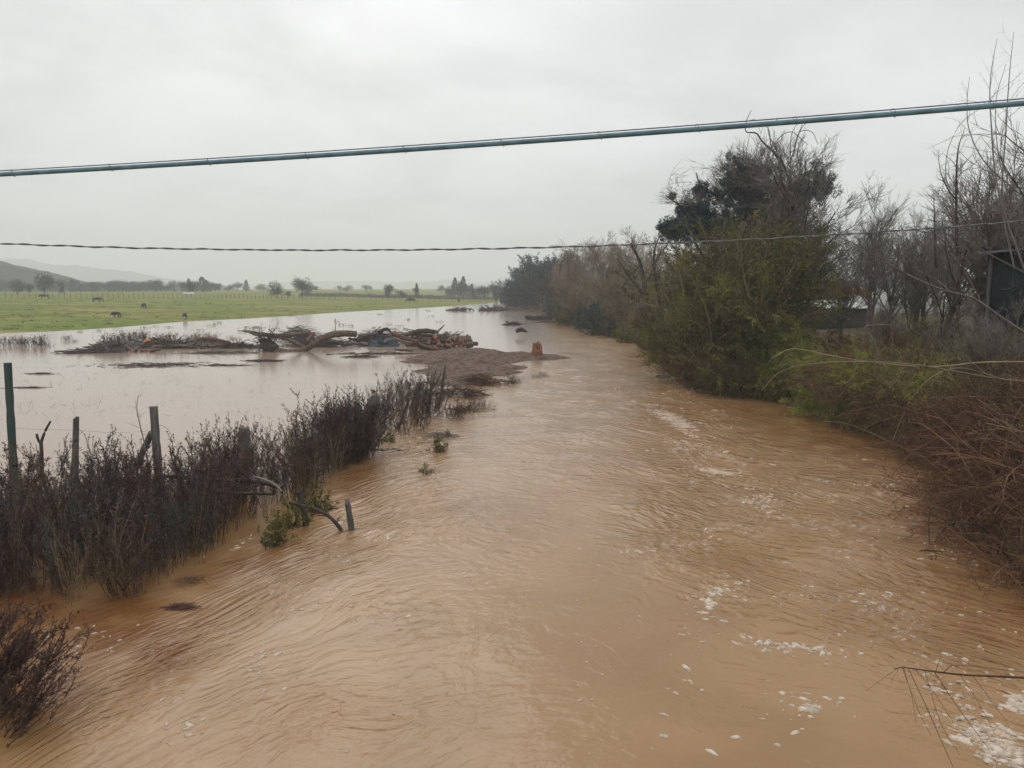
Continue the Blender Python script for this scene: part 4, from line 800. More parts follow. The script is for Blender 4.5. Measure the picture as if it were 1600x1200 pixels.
# ---------------------------------------------------------------- stick heaps, drift mats
def sticks(name, label, cat, c, size, n, L, rad, m, seed, flat=.25, kind=None, align=None, taper=True):
    r = rs(seed); a = r.uniform(0, np.pi, n) if align is None else r.normal(align, .35, n)
    u = r.normal(size=(n, 2))*.30+r.normal(size=(5, 2))[r.integers(0, 5, n)]*.26; u = np.clip(u, -1, 1); rad2 = np.hypot(u[:, 0], u[:, 1])
    z = size[2]*np.clip(1-rad2, 0, 1)*r.uniform(0, 1, n)
    st = np.stack([u[:, 0]*size[0], u[:, 1]*size[1], z], 1); l = L*r.uniform(.4, 1.2, n)
    d = np.stack([np.cos(a), np.sin(a), r.normal(size=n)*flat], 1)
    st = st-d*l[:, None]*.5; P, R = shoot(st, d, l, rad*r.uniform(.5, 1.4, n), 5, r, .08, (0, 0, 0), .55)
    P[:, :, 2] = np.maximum(P[:, :, 2], -.06+.05*r.random(P[:, :, 2].shape))
    o = Geo().tubes(P, R, 5 if rad > .03 else 3).obj(name, M[m], None, loc=tuple(c)); return tag(o, label, cat, kind=kind)
def twig_tuft(seed, h, n, m='weed_stem', sp_=.6, nl=0):
    r = rs(seed); st = r.normal(size=(n, 3))*[.5, .35, 0]; st[:, 2] = -.15
    P0, R0 = shoot(st, lean_dirs(n, sp_, r), h*r.uniform(.4, 1.1, n), r.uniform(.008, .016, n), 6, r, .14, (0, 0, 0), .4)
    P1, R1 = sprout(P0, R0, 5, r, (.2, 1), (.3, .9), (.25, .5), .7, 4, .12, (0, 0, .03), minr=.006)
    g_ = Geo().tubes(P0, R0, 3).tubes(P1, R1, 3)
    if nl: C, D = anchors(P1, nl, r); g_.leaves(C, D+r.normal(size=D.shape)*.05, .12, .05, r)
    return g_.mesh('twig_tuft', M[m])
tm = [twig_tuft(610, 1.1, 40, nl=250), twig_tuft(611, 1.0, 34, nl=160), twig_tuft(612, .8, 26, 'bark_dark')]
def tuft(px, py, s, i, lb_, gp, rz=0): 
    p = W(px, py); o = link('twig_tuft', tm[i], None, (p[0], p[1], 0), rz, s); return tag(o, lb_, 'shrub', gp)
r = rs(62)
for px, py, s, i in ((8, 541, 1.0, 0), (30, 540, .8, 1), (45, 542, 1.1, 0), (62, 541, 1.1, 1), (72, 541, .8, 2), (105, 532, .6, 1), (118, 534, .5, 2), (125, 519, .5, 2), (155, 517, .5, 2)):
    tuft(px, py, s, i, 'low dark drowned shrub in the flooded field at far left', 'drowned shrubs at far left of the field', px)
for px, py, s, i in ((172, 545, 1.3, 0), (185, 543, 1.4, 1), (200, 538, 1.2, 1), (212, 535, 1.3, 0), (225, 535, 1.1, 1), (255, 536, 1.1, 0), (268, 535, 1.0, 1), (300, 533, .8, 0), (315, 532, .9, 1), (330, 532, .8, 0), (360, 530, .7, 2), (370, 531, .6, 2)):
    tuft(px, py, s, i, 'dark twiggy shrub rising out of the drift on the left', 'twiggy shrubs in the left drift line', px)
for px, py, s, i in ((800, 600, .6, 1), (808, 598, .5, 2), (838, 590, .45, 2), (850, 588, .5, 2), (735, 640, .7, 2), (750, 632, .6, 2), (712, 655, .6, 0), (722, 648, .7, 1)):
    tuft(px, py, s, i, 'small brown twig tuft poking out of the water near the gravel bar', 'twig tufts near the gravel bar', px)
for px, py, s in ((1038, 545, .9), (1030, 541, .6), (880, 497, 1.6)):
    tuft(px, py, s, 2, 'bare twigs caught in the current near the far right shore', 'twigs caught near the far right shore', px)
def Wc(px, py): p = W(px, py); return (p[0], p[1], 0)
heaps = [(178, 548, (2.6, 2.2, .9), 260, 1.8, .04, 'bark_grey', 'heap of grey sticks at the left end of the drift line'),
 (130, 551, (3.0, 1.0, .3), 90, 1.8, .03, 'bark_dark', 'low trail of dark sticks left of the grey stick heap'),
 (262, 543, (3.6, 2.0, .8), 160, 2.4, .05, 'log_bark', 'brown brush heap around the orange sheet'),
 (322, 540, (4.0, 2.2, .7), 260, 1.7, .03, 'twig_red', 'reddish brush heap in the middle of the drift line'),
 (372, 544, (2.6, 1.6, .5), 120, 1.8, .035, 'bark_dark', 'dark brush heap left of the forked trunk'),
 (350, 552, (3.6, .8, .2), 80, 1.6, .025, 'bark_grey', 'thin grey drift trail before the reddish brush heap'),
 (470, 530, (3.2, 1.6, 1.5), 260, 1.5, .025, 'bark_dark', 'twig heap on top of the forked trunk'),
 (505, 541, (3.8, 1.6, 1.1), 260, 1.9, .03, 'bark_dark', 'dark driftwood heap under the forked trunk'),
 (700, 533, (2.0, 2.2, 1.0), 150, 1.6, .035, 'bark_grey', 'twig heap lying on the right end of the log pile'),
 (645, 536, (3.4, 1.8, 1.3), 260, 1.9, .035, 'log_bark', 'tangle of thick boughs in the middle of the log pile'),
 (590, 533, (2.6, 1.8, 1.3), 190, 1.9, .035, 'bark_dark', 'dark tangle of boughs at the left of the log pile'),
 (600, 553, (3.6, .6, .12), 60, 1.3, .04, 'log_bark', 'row of floating brown sticks before the log pile'),
 (565, 558, (1.6, .5, .15), 30, 1.2, .04, 'bark_dark', 'small dark floating heap left of the gravel bar'),
 (300, 543, (5.5, 1.6, .45), 260, 1.4, .022, 'twig_grey', 'fine grey twig litter over the brown and reddish brush heaps'),
 (610, 530, (3.0, 1.6, 1.2), 220, 1.3, .020, 'twig_grey', 'fine grey twig litter over the left of the log pile'),
 (232, 570, (4.6, 2.4, .06), 260, .9, .016, 'bark_dark', 'wide flat mat of dark straw floating in the field'),
 (415, 564, (1.7, .8, .08), 120, .9, .018, 'bark_dark', 'small flat mat of straw floating below the forked trunk'),
 (355, 571, (1.7, .3, .08), 40, .9, .02, 'bark_dark', 'narrow streak of floating straw right of the wide mat'),
 (68, 584, (1.2, .3, .08), 40, .7, .015, 'bark_dark', 'small floating streak of straw right of the green post'),
 (50, 606, (1.4, .25, .06), 40, .7, .012, 'bark_dark', 'thin floating streak of straw nearest the green post'),
 (720, 486, (4.0, 2.5, .9), 30, 3.0, .12, 'bark_dark', 'far small drift heap in open water'),
 (772, 486, (4.5, 2.5, .7), 40, 4.0, .14, 'bark_dark', 'far drift heap with an upturned limb at the river bend'),
 (800, 485, (6.0, 3, .8), 70, 4.0, .13, 'log_bark', 'brownish drift heap below the dark evergreens'),
 (850, 487, (8.0, 4, .3), 90, 3.5, .09, 'log_bark', 'flat drift bank along the shore below the evergreens'),
 (838, 500, (2.6, 1.5, 1.0), 26, 2.6, .10, 'bark_dark', 'dark driftwood heap with a raised stub in mid river'),
 (872, 504, (4.2, .8, .2), 34, 3.0, .07, 'bark_dark', 'long low driftwood trail right of the raised stub'),
 (805, 508, (1.6, .8, .5), 18, 1.8, .08, 'bark_dark', 'small driftwood heap above the lone floating snag'),
 (990, 521, (4.2, 1.2, .45), 110, 2.2, .04, 'bark_dark', 'dark brush line at the foot of the far right bank'),
 (1035, 526, (2.6, 2.0, .7), 110, 1.8, .035, 'bark_dark', 'brush heap caught under the leaning tree'),
 (745, 598, (1.9, 1.6, .55), 240, 1.2, .015, 'twig_red', 'brown brush bundle on the lower lobe of the gravel bar'),
 (718, 618, (1.5, 1.1, .55), 240, 1.0, .013, 'weed_stem', 'dark rounded brush bundle before the gravel bar'),
 (745, 640, (1.3, .6, .2), 40, 1.1, .012, 'cane', 'broken pale stems trailing right from the dark brush bundle'),
 (690, 685, (.9, .9, .15), 50, .8, .010, 'twig_grey', 'floating grey twigs above the green tuft'),
 (600, 703, (.8, .2, .06), 12, .9, .012, 'bark_dark', 'few dark sticks floating right of the broad leaning board'),
 (296, 910, (.34, .25, .10), 90, .40, .003, 'twig_red', 'faded reddish twigs floating off the weeds front'),
 (285, 950, (.30, .12, .10), 110, .30, .0035, 'weed_stem', 'dark feathery branch floating off the weeds front')]
for i, (px, py, sz, n, L, rd, m, lb_) in enumerate(heaps):
    sticks('drift_heap', lb_, 'driftwood', Wc(px, py), sz, n, L, rd, m, 700+i, .25 if sz[2] > .3 else .05, align=None if sz[0] < 2*sz[1] else 0)
# twigs and stubble standing in the flooded field
r = rs(63); Gs = Geo()
for k in range(190):
    py = 545+r.uniform(0, 1)**1.2*110; px = r.uniform(-20, 470) if py < 600 else r.uniform(0, 420)
    p = W(px, py); n = r.integers(1, 5); st = np.tile(np.array([p[0], p[1], -.05]), (n, 1))+r.normal(size=(n, 3))*[.25, .1, 0]
    P, R = shoot(st, r.normal(size=(n, 3))*[.9, .5, .3]+[0, 0, .5], r.uniform(.1, .5, n), np.full(n, .006), 4, r, .2); Gs.tubes(P, R, 3)
tag(Gs.obj('field_stubble', M['bark_dark']), 'scattered twigs and stubble poking through the flooded field', 'stubble', kind='stuff')
# ---------------------------------------------------------------- forked trunk, logs, stump
def log_(name, label, pts, Y, R, m='log_bark', parent=None, sides=10, seed=0, cap=True, cat='log', yoff=None):
    P = np.array([at(a, b, Y if yoff is None else Y+yoff[i]) for i, (a, b) in enumerate(pts)]); P = spline(P, 22); c0 = P[0].copy() if parent is None else np.array(parent.location)
    r = rs(seed); RR = np.interp(np.linspace(0, 1, 22), np.linspace(0, 1, len(R)), R)*(1+.05*r.normal(size=22))
    o = Geo().tubes(P-c0, RR, sides, cap).obj(name, M[m], parent, True, loc=tuple(c0) if parent is None else (0, 0, 0))
    return tag(o, label, cat) if parent is None else o
ft = root_at('uprooted_tree', 'large forked uprooted trunk with a dark root plate lying in the flooded field', 'fallen tree', tuple(W(425, 549)))
YT = float(ft.location.y)
log_('trunk', None, [(412, 536), (425, 545), (450, 550), (475, 547), (495, 534), (515, 524), (535, 521), (557, 522)], YT, [.27, .25, .22, .22, .25, .26, .27, .24], 'log_bark', ft, 12, 1)
log_('limb', None, [(478, 545), (462, 536), (448, 530), (430, 526)], YT+.5, [.18, .15, .13, .12], 'log_bark', ft, 9, 2)
log_('limb', None, [(560, 525), (575, 523), (590, 521)], YT+.1, [.16, .14, .10], 'bark_grey', ft, 8, 3)
log_('limb', None, [(485, 520), (455, 523), (420, 524), (395, 519), (380, 517)], YT+1.6, [.15, .18, .16, .11, .09], 'log_bark', ft, 8, 4)
log_('limb', None, [(480, 532), (487, 525), (491, 520)], YT-.3, [.16, .14, .10], 'log_red', ft, 7, 5)
log_('limb', None, [(545, 528), (556, 532), (566, 538), (576, 541)], YT, [.09, .08, .06, .04], 'bark_dark', ft, 6, 6)
V, Q = heap(.5, .35, 1.0, 9, 20, .7); Geo().put(V, Q).obj('root_plate', M['bark_dark'], ft, True, loc=tuple(at(417, 548, YT)-np.array(ft.location)+[0, 0, -.15]))
r = rs(64); st = at(417, 534, YT)-np.array(ft.location)+r.normal(size=(150, 3))*[.42, .25, .38]; P, R = shoot(st, r.normal(size=(150, 3))*[1, .6, 1], r.uniform(.4, 1.2, 150), r.uniform(.012, .045, 150), 6, r, .3); Geo().tubes(P, R, 4).obj('root', M['bark_dark'], ft)
limb('bare_sapling', 'little bare sapling standing up behind the forked trunk', 'sapling', [(524, 497), (525, 503), (524, 512), (524, 522)], YT+2, .035, .014, 'bark_dark', 9, 31)
limb('driftwood_limb', 'bare grey limb sticking out left of the root plate', 'branch', [(377, 517), (388, 519), (400, 524), (416, 523)], YT+1, .09, .05, 'bark_grey', 0, 32)
pls = [('drift_log', 'long brown log slanting across the left half of the log pile', [(612, 521), (630, 527), (645, 532), (655, 533)], 60, [.17, .18, .16, .14], 'log_red'),
 ('drift_log', 'thick arched grey bough over the middle of the log pile', [(627, 523), (642, 522), (652, 518), (668, 517), (685, 519)], 60.6, [.1, .14, .2, .2, .14], 'log_bark'),
 ('drift_log', 'pale straight pole slanting down before the blue green tarpaulin', [(616, 528), (630, 533), (645, 536)], 58.6, [.09, .08, .08], 'bark_pale'),
 ('drift_log', 'large sawn log at the right end of the log pile', [(720, 531), (728, 531), (736, 531)], 60.4, [.34, .34, .34], 'log_bark'),
 ('drift_log', 'low dark log lying right of the large sawn log', [(728, 538), (738, 537), (747, 537)], 59.5, [.18, .18, .15], 'log_bark'),
 ('drift_log', 'thin grey bough rising above the log pile top', [(681, 520), (688, 514), (693, 509), (695, 508)], 60.5, [.08, .07, .05, .03], 'bark_grey'),
 ('drift_log', 'dark crooked bough on the left of the log pile', [(580, 524), (592, 519), (604, 514), (612, 520)], 60.5, [.12, .15, .14, .07], 'bark_dark'),
 ('drift_log', 'reddish log lying low in the reddish brush heap', [(300, 533), (318, 529), (340, 531), (360, 536)], 64, [.14, .15, .14, .12], 'log_red'),
 ('drift_log', 'pinkish bough arched over the orange sheet', [(225, 537), (240, 531), (258, 530), (275, 537)], 63.5, [.08, .11, .12, .1], 'log_red'),
 ('drift_log', 'pale flat log on the drift before the orange sheet', [(236, 541), (258, 541), (283, 540), (300, 541)], 61.5, [.1, .1, .1, .07], 'bark_pale'),
 ('drift_log', 'flat floating log between the forked trunk and the gravel bar', [(617, 546), (632, 547), (645, 548)], 56.5, [.09, .1, .08], 'log_bark'),
 ('floating_snag', 'small dark snag floating above the orange stump', [(806, 518), (814, 515), (824, 519)], 76, [.18, .25, .08], 'bark_dark'),
 ('floating_snag', 'low dark snag with a raised head floating in mid river', [(822, 493), (825, 497), (840, 498), (860, 499)], 118, [.22, .3, .2, .1], 'bark_dark')]
for i, (nm, lb_, pts, Y, R, m) in enumerate(pls): log_(nm, lb_, pts, Y, R, m, None, 9, 40+i, cat='log')
# cut logs whose orange ends face the bridge
def cutlog(seed, L, R):
    r = rs(seed); n = 12; rr = R*(1+.07*r.normal(size=n)); a = np.arange(n)*2*np.pi/n; c = np.stack([np.cos(a)*rr, np.sin(a)*rr], 1)
    V = [(x, yy, z) for yy in (0, L*.5, L) for x, z in c]; Q = [(k*n+j, k*n+(j+1) % n, (k+1)*n+(j+1) % n, (k+1)*n+j) for k in range(2) for j in range(n)]
    root = root_at('cut_log', None, 'log'); Geo().put(V, Q).obj('bark', M['log_bark'], root, True)
    V2 = [(x*.93, 0, z*.93) for x, z in c]+[(x, .02, z) for x, z in c]+[(0, -.01, 0)]
    Q2 = [(j, (j+1) % n, n+(j+1) % n, n+j) for j in range(n)]; T2 = [(j, 2*n, (j+1) % n) for j in range(n)]
    Geo().put(V2, Q2, T2).obj('cut_end', M['wood_cut'], root); return root
cl = [cutlog(80, 2.0, .13), cutlog(81, 2.4, .16), cutlog(82, 1.8, .11)]; uc = [False]*3; r = rs(65)
for k in range(90):
    u = r.uniform(0, 1); px = 668+u*62; top = np.interp(px, [668, 680, 700, 715, 730], [526, 524, 530, 529, 533]); py = r.uniform(top, 546-(px-668)*.04); Y = 59.2+r.uniform(0, 1.2)+(546-py)*.05
    i = int(r.integers(0, 3)); o = cl[i] if not uc[i] else copy_tree(cl[i]); uc[i] = True; p = at(px, py, Y)
    o.location = (p[0], p[1], max(p[2], .02)); o.rotation_euler = (r.normal()*.15, r.uniform(0, 6), r.normal()*.35+.2); s = r.uniform(.8, 1.15); o.scale = (s, s, s)
    o['label'] = 'cut log with an orange sawn end in the log pile'; o['group'] = 'cut logs with orange ends in the log pile'
r = rs(66)
for k in range(20):
    o = copy_tree(cl[k % 3]); p = at(200+r.uniform(0, 36), 552.5-r.uniform(0, 5), 57.6+r.uniform(0, .8)); o.location = (p[0], p[1], max(p[2], .04)); s = r.uniform(.6, .9); o.scale = (s, s*.6, s); o.rotation_euler = (r.normal()*.2, 0, r.normal()*.5)
    o['label'] = 'small orange ended log in the low pile before the orange sheet'; o['group'] = 'orange ended logs in the low left pile'
o = root_at('tarpaulin', 'dark blue green tarpaulin draped over the left of the log pile', 'tarpaulin', Wc(600, 541)); V, Q = heap(1.3, .7, .6, 12, 26, .45); Geo().put(V, Q).obj('cover', M['tarp'], o, True)
o = root_at('tarpaulin', 'small blue grey tarpaulin lump beside the grey stick heap', 'tarpaulin', Wc(203, 545)); V, Q = heap(1.0, .6, .6, 13, 22, .2); Geo().put(V, Q).obj('cover', M['wall_blue'], o, True)
g_ = Geo(); g_.put([(-.5, 0, 0), (.45, .1, 0), (.3, .25, .42), (-.1, .3, .62), (-.5, .05, -.04), (.45, .15, -.04), (.3, .3, .38), (-.1, .35, .58)], [(0, 1, 2, 3), (4, 7, 6, 5), (0, 4, 5, 1), (1, 5, 6, 2), (2, 6, 7, 3), (3, 7, 4, 0)])
tag(g_.obj('orange_sheet', M['orange'], None, loc=tuple(at(229, 536.5, 61.5)), sc=.75), 'orange board tilted in the brown brush heap', 'board')
# splintered stump
st_ = root_at('stump', 'jagged orange splintered stump standing at the tip of the gravel bar', 'stump', tuple(at(839, 556, 52.5)))
st_.scale = (.85, .85, .88); r = rs(67); n = 22; a = np.arange(n)*2*np.pi/n; prof = .62+.4*np.interp(np.cos(a-1.4), [-1, 1], [-.2, 1]); prof = prof*(1+.35*r.uniform(-1, 1, n)); V = []
for z, rad in ((-.2, .52), (.1, .46), (.35, .44)):
    for j in range(n): V.append((rad*math.cos(a[j])*(1+.08*((j % 2)*2-1)), rad*math.sin(a[j])*(1+.08*((j % 2)*2-1)), z))
for j in range(n): rr = .36+.05*r.normal(); V.append((rr*math.cos(a[j]), rr*math.sin(a[j]), prof[j]*1.15))
for j in range(n): V.append((.2*math.cos(a[j]), .2*math.sin(a[j]), .4))
Q = [(k*n+j, k*n+(j+1) % n, (k+1)*n+(j+1) % n, (k+1)*n+j) for k in range(4) for j in range(n)]
Geo().put(V, Q, None).obj('trunk', M['wood_split'], st_)
g_ = Geo()
for k in range(16):
    aa = r.uniform(0, 6.28); q = r.uniform(.05, .33); b = np.array([q*math.cos(aa), q*math.sin(aa), .25]); t_ = b+np.array([r.normal()*.06, r.normal()*.05, r.uniform(.35, .95)]); g_.tubes(np.stack([b, (b+t_)/2, t_]), [.075, .055, .006], 5)
g_.obj('splinter', M['wood_split'], st_)
# pieces of litter
V, Q = heap(.42, .3, .5, 21, 16, .08); o = root_at('plastic_bag', 'pink plastic bag on the brush at the far right bank', 'bag', tuple(at(1012, 519, 68))); Geo().put(V, Q).obj('film', M['pink'], o, True)
V, Q = heap(.09, .07, .05, 22, 16, .03); o = root_at('plastic_bottle', 'crumpled pale blue plastic scrap at the water edge by the drowned branches', 'plastic', tuple(W(1560, 857)))
MATS_b = mat('blue plastic', (.25, .32, .55), (.5, .55, .75), 8, obj_var=0, rough=.3); Geo().put(V, Q).obj('film', MATS_b, o, True)
V, Q = heap(.9, .6, 1.0, 23, 16, .2); o = root_at('plastic_sheet', 'white plastic sheet caught at the foot of the dark evergreens', 'plastic', tuple(W(802, 482.5))); Geo().put(V, Q).obj('film', M['metal_white'], o, True)
# ---------------------------------------------------------------- froth riding on the current
r = rs(90); FV = []; FT = []; nv = 0; C = []
SPOTS = FOAM+[(1540, 1165, 40, 16, 25, 1.6), (1590, 1190, 40, 16, 10, 1.6), (1595, 1110, 14, 22, 90, 1.6), (1505, 1120, 26, 14, 40, .9), (1265, 1108, 14, 6, 0, 1.5), (1120, 927, 10, 6, 0, 1.2), (1105, 945, 8, 6, 60, 1.2), (1240, 1012, 60, 5, 5, 1.2), (1190, 1016, 16, 5, 0, 1.0)]
for cx, cy, rx, ry, a, st in SPOTS:
    n = int(26+st*rx*ry*.028); ca, sa = math.cos(math.radians(a)), math.sin(math.radians(a)); u, v = r.normal(size=n)*rx*.62, r.normal(size=n)*ry*.62
    for p, q in zip(cx+u*ca-v*sa, cy+u*sa+v*ca):
        if q > 505: C.append((*W(p, q)[:2], st))
for k in range(230):
    p, q = r.uniform(900, 1590), r.uniform(620, 1190)
    if q > 600+(1250-p)*.25: C.append((*W(p, q)[:2], .25))
for k in range(50): p, q = r.uniform(120, 620), r.uniform(820, 1190); C.append((*W(p, q)[:2], .25))
C = np.array(C); dr_ = C[:, 0]-np.interp(C[:, 1], RY, RX); C = C[dr_ < -.1]
fu_, fv_ = flow_uv(C[:, 0], C[:, 1]); keep = (perlin(fu_*1.1+3, fv_*2.2)+.35*perlin(fu_*4, fv_*7) > -.12+r.uniform(-.1, .1, len(C))) | (C[:, 2] > 1.1); C = C[keep]
zc = water_h(C[:, 0], C[:, 1])
for (x, y, st), z in zip(C, zc):
    s_ = (.006+.018*r.random()**3)*(1+.035*y)*(1.0+.9*min(st, 1.2)*(r.random() < .35)); el = r.uniform(1.2, 2.8); m = 9; aa = np.arange(m)*2*np.pi/m; rr_ = s_*(1+.35*r.uniform(-1, 1, m)); th = r.normal()*.5+(-.5 if x > 1 else .6)
    lx, ly = rr_*np.cos(aa)*el, rr_*np.sin(aa); X_ = x+lx*math.cos(th)-ly*math.sin(th); Y_ = y+lx*math.sin(th)+ly*math.cos(th)
    V0 = np.stack([X_, Y_, np.full(m, z-.004)], 1); V1 = np.stack([x+(X_-x)*.75, y+(Y_-y)*.75, np.full(m, z+.009+s_*.12)], 1)
    FV += [V0, V1, [[x, y, z+.010+s_*.15]]]
    for j in range(m): j2 = (j+1) % m; FT += [(nv+j, nv+j2, nv+m+j2), (nv+j, nv+m+j2, nv+m+j), (nv+m+j, nv+m+j2, nv+2*m)]
    nv += 2*m+1
fo = link('foam', mk_mesh('foam', np.concatenate([np.asarray(q) for q in FV]), np.array(FT), mat('froth', (.36, .29, .22), (.58, .50, .42), 14, rough=.8, obj_var=0, bump=.5), True))
tag(fo, 'cream flecks and patches of froth riding on the brown current', 'foam', kind='stuff')
# ---------------------------------------------------------------- cows
def skin(name, verts, edges, radii, mt, parent=None, loc=(0, 0, 0), sub=1):
    me = bpy.data.meshes.new(name); me.from_pydata([tuple(v) for v in verts], edges, []); me.materials.append(mt)
    o = link(name, me, parent, loc); md = o.modifiers.new('skin', 'SKIN')
    for i, v in enumerate(me.skin_vertices[0].data): v.radius = (radii[i], radii[i]) if np.isscalar(radii[i]) else radii[i]; v.use_root = (i == 0)
    s = o.modifiers.new('sub', 'SUBSURF'); s.levels = sub; s.render_levels = sub
    dg = bpy.context.evaluated_depsgraph_get(); m2 = bpy.data.meshes.new_from_object(o.evaluated_get(dg)); o.modifiers.clear(); o.data = m2
    for p in m2.polygons: p.use_smooth = True
    return o
def cow(name, label, p, rz, mt, grazing=True, group=None, s=1.0):
    r_ = root_at(name, label, 'cow' if name == 'cow' else 'horse', tuple(p), rz, group)
    hd = [(.95, 0, 1.10), (1.22, 0, .80), (1.42, 0, .42), (1.50, 0, .14)] if grazing else [(.95, 0, 1.25), (1.2, 0, 1.42), (1.4, 0, 1.5), (1.68, 0, 1.32)]
    V = [(-.72, 0, 1.08), (-.35, 0, 1.05), (.1, 0, 1.02), (.5, 0, 1.08), (.78, 0, 1.12)]+hd
    Rr = [(.25, .28), (.31, .33), (.35, .36), (.30, .33), (.22, .27), (.17, .22), (.13, .16), (.14, .13), (.085, .085)]
    E = [(i, i+1) for i in range(8)]
    for j, (x, y, top, kn) in enumerate(((-.74, .2, 0, .0), (-.74, -.2, 0, .0), (.58, .17, 3, 0), (.58, -.17, 3, 0))):
        b = len(V)
        if top == 0: V += [(x-.02, y, .78), (x-.12, y, .48), (x-.06, y, .25), (x-.04, y, .04)]; Rr += [.15, .065, .045, .055]
        else: V += [(x, y, .72), (x+.01, y, .42), (x, y, .22), (x+.02, y, .04)]; Rr += [.12, .065, .042, .055]
        E += [(0 if top == 0 else 3, b), (b, b+1), (b+1, b+2), (b+2, b+3)]
    b = len(V); V += [(-.97, 0, 1.15), (-1.04, 0, .8), (-1.03, 0, .5)]; Rr += [.04, .022, .04]; E += [(0, b), (b, b+1), (b+1, b+2)]
    skin('body', V, E, Rr, mt, r_)
    h2 = np.array(hd[2]); g_ = Geo()
    for sy in (-1, 1): g_.leaves(np.array([h2+[-.12, sy*.1, .12]]), np.array([[-.3, sy*1., .1]]), .24, .13, rs(1))
    g_.obj('ear', mt, r_); r_.scale = (s, s, s); return r_
cows = [((70, 468), 3.5, 'cow', 'black cow grazing below the dark trees at the far left', 1.25), ((152, 473), .15, 'cow_dark', 'dark cow with a pale belly grazing side on beyond the others', 1.15), ((182, 498), -1.75, 'cow', 'black and white cow grazing towards the bridge, left of the near pair', 1.0),
        ((225, 483), 1.75, 'cow_dark', 'dark cow seen from behind in mid pasture', 1.1), ((289, 500), -1.3, 'cow', 'dark headed cow grazing at the flood edge, right of the near pair', 1.0)]
for (px, py), rz, mm, lb_, s in cows: cow('cow', lb_, G(px, py), rz, M[mm], True, None, s*.86)
cow('cow', 'white cow standing at the far fence, left one', G(291.5, 464.2), 3.1, M['white'], True, None, 1.15)
cow('cow', 'white cow standing at the far fence, right one', G(297.5, 464.2), 0.1, M['white'], True, None, 1.15)
cow('horse', 'dark horse grazing near the far fence at centre', G(643, 474), 3.2, M['black'], True, None, 1.15)
cow('cow', 'small dark cow lying low near the far shore', G(717, 472), 1.6, M['black'], True, None, 1.0)
# ---------------------------------------------------------------- far fence, trees beyond the pasture
fn = root_at('pasture_fence', 'long line of thin wooden posts across the back of the pasture', 'fence', tuple(G(-30, 466)))
f0 = np.array(fn.location); f1 = G(430, 467); f2 = G(760, 472.5); pm = Geo().tubes([(0, 0, -.3), (0, 0, 1.45)], [.075, .065], 6, True).mesh('post', M['bark_dark']); r = rs(68)
tot = 96
for k in range(tot):
    t = k/(tot-1); q = f0+(f1-f0)*(t/.62) if t < .62 else f1+(f2-f1)*((t-.62)/.38); q = q.copy(); q[2] = gz(q[0], q[1])
    o = link('post', pm, fn, tuple(q-f0), 0, (1, 1, r.uniform(.8, 1.2))); o.rotation_euler = (r.normal()*.05, r.normal()*.05, 0)
g_ = Geo()
for hh in (.5, .9, 1.25):
    L = [f0+(f1-f0)*t for t in np.linspace(0, 1, 30)]+[f1+(f2-f1)*t for t in np.linspace(0.03, 1, 20)]
    P = np.array([(q[0], q[1], gz(q[0], q[1])+hh) for q in L])-f0; g_.tubes(P, np.full(len(P), .012), 3)
g_.obj('wire', M['wire'], fn)
def far_tree(seed, h, w_, kind):
    r = rs(seed); root = bpy.data.objects.new('far_tree', None); COL.objects.link(root); tag(root, None, 'tree'); g_ = Geo()
    if kind == 'conifer':
        n = 1500; t = r.uniform(0, 1, n)**.8; a = r.uniform(0, 6.28, n); rr = w_*.5*(1-t)**.8*r.uniform(.3, 1.1, n)*(1+.3*np.sin(t*25)); C = np.stack([rr*np.cos(a), rr*np.sin(a), h*(.05+.95*t)], 1); D = np.stack([np.cos(a), np.sin(a), .5+0*a], 1)
    else:
        k = 14; cen = np.stack([r.normal(size=k)*w_*.22, r.normal(size=k)*w_*.22, h*r.uniform(.35, .85, k)], 1); rr = w_*r.uniform(.14, .27, k); n = 2200; i = r.integers(0, k, n); d = r.normal(size=(n, 3)); d /= np.linalg.norm(d, axis=1, keepdims=True)
        C = cen[i]+d*(rr[i]*r.uniform(.4, 1.1, n))[:, None]; D = d+r.normal(size=(n, 3))*.6
    Geo().leaves(C, D, .06*h*r.uniform(.6, 1.3, n), .03*h, r, .1).obj('crown', M['far_leaf'], root)
    P, R = shoot(np.array([[0, 0, -.3]]), np.array([[.05, 0, 1.]]), [h*.8], [.03*h], 6, r, .05); g_.tubes(P, R, 6); P1, R1 = sprout(P, R, 7, r, (.25, .95), (.5, .9), (.3, .5), .5, 5, .1, (0, 0, .05)); g_.tubes(P1, R1, 4)
    g_.obj('trunk', M['bark_dark'], root); return root
fp = {'round': [far_tree(900+i, 6, 6.5, 'round') for i in range(3)], 'conifer': [far_tree(910+i, 8, 3.4, 'conifer') for i in range(2)]}
ufp = set()
def ftree(px, Y, s, kind, i, lb_, gp=None, sx=1.0):
    src = fp[kind][i % len(fp[kind])]; o = src if src.name not in ufp else copy_tree(src); ufp.add(src.name); x = X(px, Y)
    put(o, x, Y, s, px*.7, lb_, gp, None, (s*sx, s*sx, s)); return o
